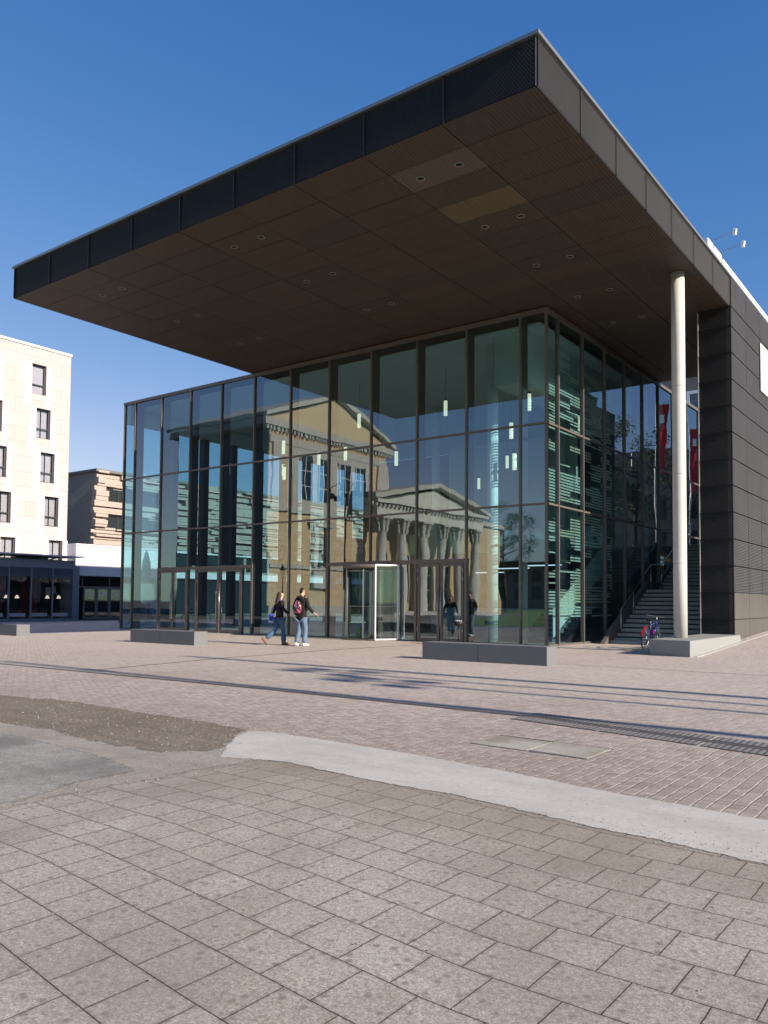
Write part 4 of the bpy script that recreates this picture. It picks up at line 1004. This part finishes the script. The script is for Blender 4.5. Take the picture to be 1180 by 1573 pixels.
mb.box(XA+.26,-11.3,2.6,XA+.6,-8.7,4.2); mb.box(XA+.13,-11.2,4.61,XA+.5,-10.7,8.2); mb.box(XA+.13,-9.3,4.61,XA+.5,-8.8,8.2); mb.box(XA+.13,-11.5,8.201,XA+.65,-8.5,8.6)
mb.prismX([(-11.6,8.61),(-8.4,8.61),(-10,9.3)], XA+.12, XA+.7); mb.build('aedicule', 'stone_trim', nb)
mb = MB(); mb.prismX([(-10.6,4.7)]+[(-10+.6*math.cos(R(180-a)),7.2+.6*math.sin(R(a))) for a in range(0,181,20)]+[(-9.4,4.7)], XA+.01, XA+.05); mb.build('niche', 'stone_dark', nb)
mb = MB(); mb.tube([(XA+.3,-10,4.7),(XA+.3,-10,5.4),(XA+.3,-10,6.2),(XA+.3,-10,6.55),(XA+.3,-10,6.75),(XA+.3,-10,7.05)], [.3,.27,.32,.12,.16,.05], 12); mb.build('niche_figure', 'stone_dark', nb, True)
# portico
PX, PA, PB = -47.6, -15.4, -35.4
mb = MB(); mb.box(XA-1.19,PB-.3,9.7,PX+.5,PA+.3,11.0); mb.box(XA-1.19,PB-.9,11.001,PX+1.1,PA+.9,11.35); mb.build('entablature', 'portico_stone' if 'portico_stone' in M else simple('portico_stone', (.58,.57,.52), .85, 0, .1, 2), nb)
mb = MB(); mb.prismX([(PB-.3,11.36),(PA+.3,11.36),((PA+PB)/2,13.3)], XA-1.19, PX+.3); mb.build('tympanum', 'portico_stone', nb)
mb = MB(); ymid = (PA+PB)/2
for ye in (PA+1.2,PB-1.2): mb.prismX([(ye,11.3),(ye,11.75),(ymid,14.1),(ymid,13.6)], XA-4, PX+1.2)
for k in range(34): mb.box(PX+.51,PB+.1+.64*k,10.65,PX+.85,PB+.4+.64*k,10.98)
mb.build('raking_cornice', 'stone_trim', nb)
for k in range(6):
    y = PA-1.0+(PB-PA+2.0)*k/5; mb = MB(); n = 32
    pr = [(0,.75),(.15,.75),(.2,.62),(.35,.6),(4,.58),(8.1,.5),(8.2,.56)]
    vs = []
    for z_, r_ in pr:
        for j in range(n): q_ = r_*(1-.07*(j % 2) if .3 < z_ < 8.15 else 1); vs.append((PX+q_*math.cos(2*math.pi*j/n), y+q_*math.sin(2*math.pi*j/n), z_))
    mb.add(vs, [(i*n+j, i*n+(j+1)%n, (i+1)*n+(j+1)%n, (i+1)*n+j) for i in range(len(pr)-1) for j in range(n)])
    c_ = mb.build('portico_column', 'portico_stone', nb, True)
    mb = MB()
    for j in range(8):
        a = j*math.pi/4
        for (zz, r1, r2) in ((8.25,.5,.68),(8.7,.52,.78),(9.1,.56,.9)):
            cx, cy_ = PX+r1*math.cos(a), y+r1*math.sin(a); mb.tube([(cx,cy_,zz),(PX+r2*math.cos(a),y+r2*math.sin(a),zz+.42)], [.14,.1], 6)
    mb.tube([(PX,y,8.2),(PX,y,9.45)], [.5,.62], 16); mb.box(PX-.8,y-.8,9.46,PX+.8,y+.8,9.69); mb.build('capital', 'stone_trim', c_)
for k in range(5):
    y = -17.6-4.0*k+.2; mb = MB(); mb.box(XA-1.25,y-.8,1.2,XA-1.05,y+.8,6.5); wo = mb.build('window', 'tower_glazing', nb)
    mb = MB(); mb.box(XA-1.04,y-.05,1.2,XA-.98,y+.05,6.5)
    for z in (2.8,4.4,5.6): mb.box(XA-1.035,y-.8,z-.03,XA-.99,y+.8,z+.03)
    mb.build('frame', 'render_white', wo)
mb = MB(); mb.box(XA-1.19,PB,0,PX+1.4,PA,.35); mb.box(PX+1.401,PB,0,PX+1.8,PA,.18); mb.build('portico_steps', 'stone_trim', nb)
mb = MB(); mb.box(-78.4,-47.4,11.001,XA-.7,-20.9,11.5); mb.build('eaves', 'stone_trim', nb)
mb = MB(); mb.prismX([(-47.4,11.51),(-20.9,11.51),(-27,13.5),(-41,13.5)], -78, XA-4.1); mb.build('roof', 'roof_slate', nb)

def leaf_tree(x, y, h, w, seed, label, loc_z=0, mat='leaf_dark'):
    rr = random.Random(seed); t = thing('tree', (x,y,loc_z), label, 'tree')
    mb = MB(); mb.tube([(x,y,loc_z),(x+.1,y,loc_z+h*.3),(x-.1,y+.1,loc_z+h*.6),(x,y,loc_z+h*.85)], [.3,.22,.13,.05], 8)
    tips = []
    for k in range(14):
        a = rr.uniform(0,6.28); z0 = loc_z+h*rr.uniform(.3,.75); L = w*rr.uniform(.4,.85); e = (x+L*math.cos(a), y+L*math.sin(a), z0+h*rr.uniform(.05,.25)); mb.tube([(x,y,z0),e], [.09,.03], 5); tips.append(e)
    tips += [(x+rr.gauss(0,w*.35), y+rr.gauss(0,w*.35), loc_z+h*rr.uniform(.45,1)) for _ in range(26)]
    mb.build('trunk', 'trunk_bark', t, True); mb = MB()
    for e in tips:
        cr = rr.uniform(.7,1.5)
        for k in range(110):
            v = Vector((rr.gauss(0,1),rr.gauss(0,1),rr.gauss(0,1))).normalized()*cr*rr.random()**.4; c = Vector(e)+v; a = Vector((rr.gauss(0,1),rr.gauss(0,1),rr.gauss(0,1))).normalized(); b_ = a.orthogonal().normalized(); s_ = rr.uniform(.10,.2)
            mb.add([c-a*s_, c+b_*s_*.5, c+a*s_, c-b_*s_*.5], [(0,1,2,3)])
    mb.build('crown', mat, t); return t
simple('leaf_dark', (.035,.05,.015), .8, 0, .4, 2)
leaf_tree(-64,-72,17,7,1,'broad dark tree mirrored low in the glass above the lawn')
leaf_tree(-50,-76,14,6,2,'rounder dark tree mirrored in the last front bay of the glass')
leaf_tree(-40,-80,15,6,3,'dark tree mirrored beside the glass corner')
leaf_tree(1,66,12,6,4,'tall dark tree behind the side wall, mirrored in the right-hand glass', 3.9)
leaf_tree(6,62,9,5,5,'smaller dark tree behind the side wall, mirrored beside the flag', 3.9)
lb_ = thing('low_stone_building', (-45,-100,0), 'long low brown building mirrored behind the lawn', 'building')
mb = MB(); mb.box(-90,-110,0,-15,-98,9); mb.build('wall', 'raw_concrete', lb_); mb = MB(); mb.box(-91,-111,9.001,-14,-97,9.6); mb.build('roof', 'roof_slate', lb_)
mb = MB()
for k in range(18): mb.box(-88+4*k,-97.99,2,-86+4*k,-97.9,4.5); mb.box(-88+4*k,-97.99,5.5,-86+4*k,-97.9,8)
mb.build('window_band', 'tower_glazing', lb_)
db = thing('dark_block', (8,85,3.9), 'dark blocky building behind the side wall, mirrored in the right-hand glass', 'building')
mb = MB(); mb.box(-6,80,3.9,26,95,13); mb.box(2,82,13.001,26,94,17); mb.build('wall', 'grey_wall', db); mb = MB()
for k in range(7): mb.box(-5+4*k,79.9,6,-3+4*k,79.99,8.4); mb.box(-5+4*k,79.9,9.6,-3+4*k,79.99,12)
mb.build('window', 'tower_glazing', db)
o = bpy.data.objects['terrace']; mb = MB(); mb.box(-6.3,44,3.5,24,79.9,3.92); tag(mb.build('upper_terrace', 'step_concrete'), kind='structure')

def flag(x, y, z0, h, label):
    t = thing('flagpole', (x,y,z0), label, 'flag', 'flagpoles with long red banners on the upper terrace')
    mb = MB(); mb.tube([(x,y,z0),(x,y,z0+h)], [.06,.035], 10); mb.tube([(x,y,z0+h-.15),(x-.85,y+.1,z0+h-.12)], .015, 6); mb.build('pole', 'sign_white', t, True)
    mb = MB(); n = 14; vs = []
    for k in range(n+1):
        zz = z0+h-.18-4.6*k/n; wv = .12*math.sin(k*.7); wd = .8*(1-.35*k/n)
        for j in range(5): vs.append((x-.06-wd*j/4+.05*math.sin(k*.9+j)+.25*wv, y+wv*(j/4)+.05*math.sin(j*2+k), zz-.02*j))
    mb.add(vs, [(k*5+j,k*5+j+1,(k+1)*5+j+1,(k+1)*5+j) for k in range(n) for j in range(4)]); fo = mb.build('banner', 'red_cloth', t, True)
    mb = MB(); mb.box(x-.65,y-.14,z0+h-1.5,x-.2,y-.12,z0+h-.95); mb.build('white_patch', 'sign_white', fo)
flag(-4.9,53,3.92,10.7,'flagpole with long red banner nearest to the stairs, mirrored in the glass')
flag(-4.9,60.5,3.92,10.4,'flagpole with long red banner in the middle of the upper terrace')
flag(-4.7,64.5,3.92,10.0,'flagpole with long red banner farthest back on the upper terrace')

# lamp masts to the right of the frame whose long shadows cross the square
def mast(x, y, h, r, label, heads=0):
    t = thing('lamp_mast', (x,y,0), label, 'lamp mast', 'tall masts outside the right edge of the photo')
    mb = MB(); mb.tube([(x,y,0),(x,y,h)], [r,r*.7], 12); mb.tube([(x,y,0),(x,y,.3)], r*1.6, 12); mb.build('pole', 'steel', t, True)
    for k in range(heads):
        a = R(90+180*(k % 2)+(20 if k > 1 else -15)); L = .30+.15*(k//2); zz = h-.2-.55*(k//2)
        mb = MB(); e = (x+L*.4*math.cos(a), y+L*math.sin(a), zz); mb.tube([(x,y,zz-.1), e], .03, 6); hd = mb.build('arm', 'steel', t, True)
        mb = MB(); mb.box(e[0]-.14,e[1]-.16,zz-.22,e[0]+.14,e[1]+.16,zz+.06); mb.build('floodlight', 'dark_metal', hd)
    return t
mast(17.5,12.45,14.8,.17,'thick plain mast out of frame casting the long straight shadow behind the benches')
mast(12.8,10.75,10.0,.085,'slim mast with floodlights out of frame, nearer of the two casting lobed shadows',4)
mast(14.5,11.6,11.6,.085,'slim mast with floodlights out of frame, farther of the two casting lobed shadows',4)
mast(12,16.7,9.5,.045,'very thin mast out of frame casting the faint shadow by the plinth')
mast(14,8.75,14,.14,'plain mast out of frame casting the dark shadow along the painted shadow strip')
# floodlight mast mirrored in the glass
fm = thing('floodlight_mast', (-35.6,3.7,0), 'mast with four curved floodlight arms mirrored in the front glass', 'lamp mast')
mb = MB(); mb.tube([(-35.6,3.7,0),(-35.6,3.7,8.6)], [.09,.05], 10); mb.build('pole', 'dark_metal', fm, True)
for k, (dx, dz) in enumerate(((-1.2,.1),(-.6,-.1),(.8,.1),(1.4,0))):
    mb = MB(); mb.tube([(-35.6,3.7,8.5),(-35.6+dx*.5,3.7,9.5+dz),(-35.6+dx,3.7,9.2+dz),(-35.6+dx*1.1,3.7,8.8+dz)], .03, 6); ao = mb.build('arm', 'dark_metal', fm, True)
    mb = MB(); X = -35.6+dx*1.1; mb.box(X-.22,3.5,8.45+dz,X+.22,3.9,8.79+dz); mb.build('floodlight', 'dark_metal', ao)
ln = thing('street_lantern', (-46.2,-1.2,0), 'old fashioned black street lantern mirrored in the glass left of the woman', 'street lamp')
mb = MB(); mb.tube([(-46.2,-1.2,0),(-46.2,-1.2,.9),(-46.2,-1.2,1.0),(-46.2,-1.2,3.2)], [.12,.1,.06,.045], 10); mb.build('pole', 'black_paint', ln, True)
mb = MB(); mb.tube([(-46.2,-1.2,3.2),(-46.2,-1.2,3.9)], [.12,.24], 6); mb.build('lantern_glass', 'window_glass', ln)
mb = MB(); mb.tube([(-46.2,-1.2,3.9),(-46.2,-1.2,4.2),(-46.2,-1.2,4.3),(-46.2,-1.2,4.42)], [.28,.1,.04,.03], 6); mb.build('lantern_cap', 'black_paint', ln)

# ---------------- people ----------------
def skinned(name, verts, edges, radii, mat, parent, sub=2, root=0):
    me = bpy.data.meshes.new(name); me.from_pydata([Vector(v) for v in verts], edges, []); me.update()
    o = bpy.data.objects.new(name, me); COL.objects.link(o)
    md = o.modifiers.new('skin', 'SKIN'); md.use_smooth_shade = True
    if not me.skin_vertices: me.attributes.new('skin', 'FLOAT', 'POINT')
    sv = me.skin_vertices[0].data
    for i, r_ in enumerate(radii):
        sv[i].radius = r_ if isinstance(r_, tuple) else (r_, r_)
        sv[i].use_root = (i == root)
    s2 = o.modifiers.new('sub', 'SUBSURF'); s2.levels = sub; s2.render_levels = sub
    dg = bpy.context.evaluated_depsgraph_get(); dg.update()
    me2 = bpy.data.meshes.new_from_object(o.evaluated_get(dg)); me2.name = name
    bpy.data.objects.remove(o); me2.materials.clear(); me2.materials.append(M[mat])
    for p_ in me2.polygons: p_.use_smooth = True; p_.material_index = 0
    o = bpy.data.objects.new(name, me2); COL.objects.link(o); o.parent = parent
    return o
def chain(*seqs):
    vs = []; rs = []; es = []; ids = {}
    for seq in seqs:
        prev = None
        for item in seq:
            if isinstance(item, str): i = ids[item]
            else:
                nm, p_, r_ = item; i = len(vs); vs.append(p_); rs.append(r_); ids[nm] = i
            if prev is not None: es.append((prev, i))
            prev = i
    return vs, es, rs
def hand(parent, wrist, d, side, nm='hand'):
    # palm and five curled fingers, each its own short chain rooted in the palm
    d = Vector(d).normalized(); up = Vector((0,0,1)); s_ = d.cross(up).normalized()*side if abs(d.z) < .95 else Vector((0,1,0)); n = s_.cross(d).normalized()
    w_ = Vector(wrist)
    vs, es, rs = chain([('w', w_, .026), ('p', w_+d*.05, (.022,.036)), ('k', w_+d*.085, (.016,.036))])
    o = skinned(nm, vs, es, rs, 'skin', parent, 1)
    for k, L in enumerate((.070,.080,.075,.058)):
        b_ = w_+d*.085+s_*(.030-.02*k); c1 = b_+d*L*.5-n*.008; c2 = c1+d*L*.35-n*.028; 
        vs, es, rs = chain([('a', b_-d*.015, .0095), ('b', c1, .009), ('c', c2, .0075)])
        skinned('finger', vs, es, rs, 'skin', o, 1)
    b_ = w_+d*.03+s_*.03; vs, es, rs = chain([('a', b_, .011), ('b', b_+s_*.03+d*.03, .010), ('c', b_+s_*.035+d*.06-n*.012, .008)])
    skinned('thumb', vs, es, rs, 'skin', o, 1)
def shoe(parent, ankle, toe_dir, pitch, mat, L=.27):
    # a sole and upper lofted along the foot; pitch > 0 lifts the heel
    t = Vector(toe_dir).normalized(); a = Vector(ankle); up = Vector((0,0,1)); s_ = t.cross(up)
    c, sn = math.cos(pitch), math.sin(pitch); f = t*c-up*sn; u = up*c+t*sn
    base = a-u*.085
    prof = [(-.075,.028,.075),(-.04,.036,.10),(.02,.038,.10),(.08,.044,.075),(.14,.047,.055),(.18,.040,.045),(.205,.022,.032)]
    mb = MB(); n = 12; vs = []
    for (x_, hw, hh) in prof:
        for k in range(n):
            an = 2*math.pi*k/n; zz = max(0, .5+.55*math.sin(an))*hh; vs.append(base+f*x_+s_*hw*math.cos(an)*(1 if math.sin(an) < 0.2 else .85)+u*zz)
    mb.add(vs, [(i*n+k,i*n+(k+1)%n,(i+1)*n+(k+1)%n,(i+1)*n+k) for i in range(len(prof)-1) for k in range(n)]+[tuple(reversed(range(n))), tuple(range((len(prof)-1)*n,len(prof)*n))])
    o = mb.build('shoe', mat, None, True); o.parent = parent
def head_bits(body, c, r, fwd=Vector((0,1,0))):
    mb = MB()
    for s_ in (-1,1): mb.tube([c+Vector((s_*.033,.083,.012)), c+Vector((s_*.033,.092,.012))], [.012,.006], 8)
    o = mb.build('eye', 'sign_white', None, True); o.parent = body
    mb = MB(); mb.tube([c+Vector((-.022,.088,-.052)), c+Vector((0,.096,-.054)), c+Vector((.022,.088,-.052))], .006, 6); o = mb.build('mouth', 'dark_red', None, True); o.parent = body
    mb = MB()
    for s_ in (-1,1): mb.tube([c+Vector((s_*.078,0,-.03)), c+Vector((s_*.088,-.008,.0)), c+Vector((s_*.08,-.005,.03))], [.010,.014,.010], 6)
    o = mb.build('ear', 'skin', None, True); o.parent = body

def make_man():
    t = thing('person', (-16.86,18.45,.0), 'person in a black hooded jacket and jeans carrying a pink patterned backpack, arm held out', 'person', None)
    aR = (.37,.16,.98); aL = (-.25,.07,.90)
    v, e, r = chain([('pel',(0,0,.95),(.15,.11)),('sp',(0,.01,1.15),(.13,.10)),('ch',(0,.01,1.36),(.16,.11)),('nk',(0,.0,1.50),(.055,.055)),('hb',(0,.02,1.58),(.066,.075)),('hc',(0,.02,1.665),(.076,.092)),('ht',(0,.01,1.735),(.062,.075))],
        ['hc',('nose',(0,.108,1.645),.014)],
        ['ch',('sR',(.17,0,1.43),.062),('eR',(.27,-.03,1.19),.043),('wR',aR,.028)], ['ch',('sL',(-.17,0,1.43),.062),('eL',(-.25,-.06,1.17),.043),('wL',aL,.028)],
        ['pel',('hR',(.09,0,.88),.085),('kR',(.10,.07,.49),.055),('aR',(.10,.02,.10),.037)], ['pel',('hL',(-.09,0,.88),.085),('kL',(-.09,.0,.49),.055),('aL',(-.09,-.12,.11),.037)])
    body = skinned('body', v, e, r, 'skin', t, 2)
    hand(body, aR, (.5,.75,-.35), 1); hand(body, aL, (0,.15,-1), -1)
    head_bits(body, Vector((0,.02,1.665)), .08)
    v, e, r = chain([('hem',(0,.0,.74),(.185,.135)),('pel',(0,0,.95),(.185,.14)),('sp',(0,.0,1.15),(.175,.135)),('ch',(0,.0,1.36),(.19,.135)),('nk',(0,-.01,1.49),(.085,.085)),('n2',(0,-.01,1.54),(.075,.08))],
        ['ch',('sR',(.18,0,1.42),.075),('eR',(.275,-.03,1.19),.062),('wR',(.355,.135,1.0),.043)], ['ch',('sL',(-.18,0,1.42),.075),('eL',(-.255,-.06,1.17),.062),('wL',(-.25,.06,.93),.043)])
    jk = skinned('jacket', v, e, r, 'hoodie_black', t, 2)
    v, e, r = chain([('a',(-.085,-.045,1.50),.04),('b',(-.05,-.10,1.47),.05),('c',(0,-.115,1.455),.052),('d',(.05,-.10,1.47),.05),('e',(.085,-.045,1.50),.04)]); skinned('hood', v, e, r, 'hoodie_black', t, 2)
    v, e, r = chain([('pel',(0,0,.90),(.155,.12)),('hR',(.095,0,.80),.098),('kR',(.10,.07,.48),.076),('aR',(.10,.01,.075),.088)], ['pel',('hL',(-.09,0,.80),.098),('kL',(-.09,.0,.48),.076),('aL',(-.09,-.125,.08),.088)])
    skinned('jeans', v, e, r, 'jeans_pale', t, 2)
    shoe(t, (.10,.02,.09), (.15,1,0), 0, 'shoe_white'); shoe(t, (-.09,-.12,.10), (-.1,1,0), .12, 'shoe_white')
    v, e, r = chain([('a',(0,.015,1.69),(.082,.092)),('b',(0,0,1.74),(.078,.085)),('c',(0,-.05,1.66),(.068,.05)),('d',(0,-.055,1.60),(.05,.03))]); skinned('hair', v, e, r, 'hair_dark', t, 2)
    v, e, r = chain([('a',(0,-.20,.98),(.14,.085)),('b',(0,-.23,1.10),(.155,.11)),('c',(0,-.215,1.27),(.15,.10)),('d',(0,-.19,1.38),(.11,.07))]); bp = skinned('backpack', v, e, r, 'backpack_pattern', t, 2)
    for s_ in (-1,1):
        mb = MB(); mb.tube([(s_*.10,-.16,1.36),(s_*.125,-.05,1.515),(s_*.125,.09,1.46),(s_*.13,.155,1.30),(s_*.15,.10,1.10),(s_*.15,-.12,1.03)], .02, 6); o = mb.build('strap', 'black_paint', None, True); o.parent = bp
    t.rotation_euler = (0,0,R(6))
    return t
def make_woman():
    t = thing('person', (-17.78,18.45,.0), 'person with long brown hair, black jacket, blue jeans and blue shoulder bag, mid stride', 'person', None)
    aR = (.31,.24,.92); aL = (-.27,-.16,.92)
    v, e, r = chain([('pel',(0,0,.90),(.145,.10)),('sp',(0,.01,1.08),(.11,.085)),('ch',(0,.01,1.27),(.14,.10)),('nk',(0,.01,1.41),(.045,.045)),('hb',(0,.03,1.48),(.06,.068)),('hc',(0,.03,1.565),(.072,.086)),('ht',(0,.02,1.625),(.06,.07))],
        ['hc',('nose',(0,.112,1.545),.012)],
        ['ch',('sR',(.15,0,1.34),.052),('eR',(.24,.03,1.12),.038),('wR',aR,.024)], ['ch',('sL',(-.15,0,1.34),.052),('eL',(-.25,-.08,1.12),.038),('wL',aL,.024)],
        ['pel',('hR',(.085,0,.84),.085),('kR',(.085,.10,.47),.052),('aR',(.085,.12,.10),.034)], ['pel',('hL',(-.085,0,.84),.085),('kL',(-.085,-.10,.46),.052),('aL',(-.085,-.43,.20),.034)])
    body = skinned('body', v, e, r, 'skin', t, 2)
    hand(body, aR, (.15,.4,-1), 1); hand(body, aL, (0,-.1,-1), -1); head_bits(body, Vector((0,.03,1.565)), .075)
    v, e, r = chain([('hem',(0,.0,.80),(.18,.13)),('pel',(0,0,.92),(.175,.13)),('sp',(0,.0,1.08),(.145,.115)),('ch',(0,.0,1.27),(.17,.125)),('nk',(0,.0,1.40),(.07,.07))],
        ['ch',('sR',(.16,0,1.33),.066),('eR',(.245,.03,1.12),.055),('wR',(.30,.22,.95),.04)], ['ch',('sL',(-.16,0,1.33),.066),('eL',(-.255,-.08,1.12),.055),('wL',(-.27,-.145,.95),.04)])
    skinned('jacket', v, e, r, 'jacket_black', t, 2)
    v, e, r = chain([('pel',(0,0,.86),(.15,.115)),('hR',(.09,.01,.77),.098),('kR',(.085,.10,.46),.070),('aR',(.085,.11,.08),.095)], ['pel',('hL',(-.09,-.01,.77),.098),('kL',(-.085,-.11,.46),.070),('aL',(-.085,-.41,.20),.085)])
    skinned('jeans', v, e, r, 'jeans_blue', t, 2)
    shoe(t, (.085,.12,.09), (.05,1,0), 0, 'shoe_brown', .24); shoe(t, (-.085,-.44,.19), (0,1,0), .85, 'shoe_brown', .24)
    v, e, r = chain([('a',(0,.025,1.625),(.086,.098)),('b',(0,-.025,1.57),(.096,.09)),('c',(0,-.05,1.46),(.105,.075)),('d',(0,-.10,1.34),(.115,.055)),('e',(0,-.13,1.22),(.08,.03))]); skinned('hair', v, e, r, 'hair_brown', t, 2)
    b_ = MB(); b_.hexa([(-.40,-.22,.70),(-.06,-.30,.70),(-.05,-.20,.70),(-.38,-.12,.70),(-.40,-.23,.95),(-.06,-.31,.97),(-.05,-.19,.97),(-.38,-.11,.95)])
    bo = b_.build('shoulder_bag', 'bag_blue', None, bevel=.02); bo.parent = t
    b_ = MB(); b_.hexa([(-.405,-.235,.69),(-.055,-.315,.69),(-.05,-.19,.69),(-.385,-.105,.69),(-.405,-.235,.755),(-.055,-.315,.755),(-.05,-.19,.755),(-.385,-.105,.755)])
    o = b_.build('bag_edge', 'bag_grey', None, bevel=.01); o.parent = bo
    b_ = MB(); b_.tube([(-.39,-.17,.95),(-.2,-.17,1.15),(.05,-.14,1.32),(.13,-.02,1.42),(.08,.12,1.33),(-.1,.14,1.1),(-.3,0,.96)], .012, 6); o = b_.build('strap', 'bag_blue', None, True); o.parent = bo
    t.rotation_euler = (0,0,R(-28))
    return t
make_man(); make_woman()
# people standing behind the photographer, mirrored in the right-hand doors
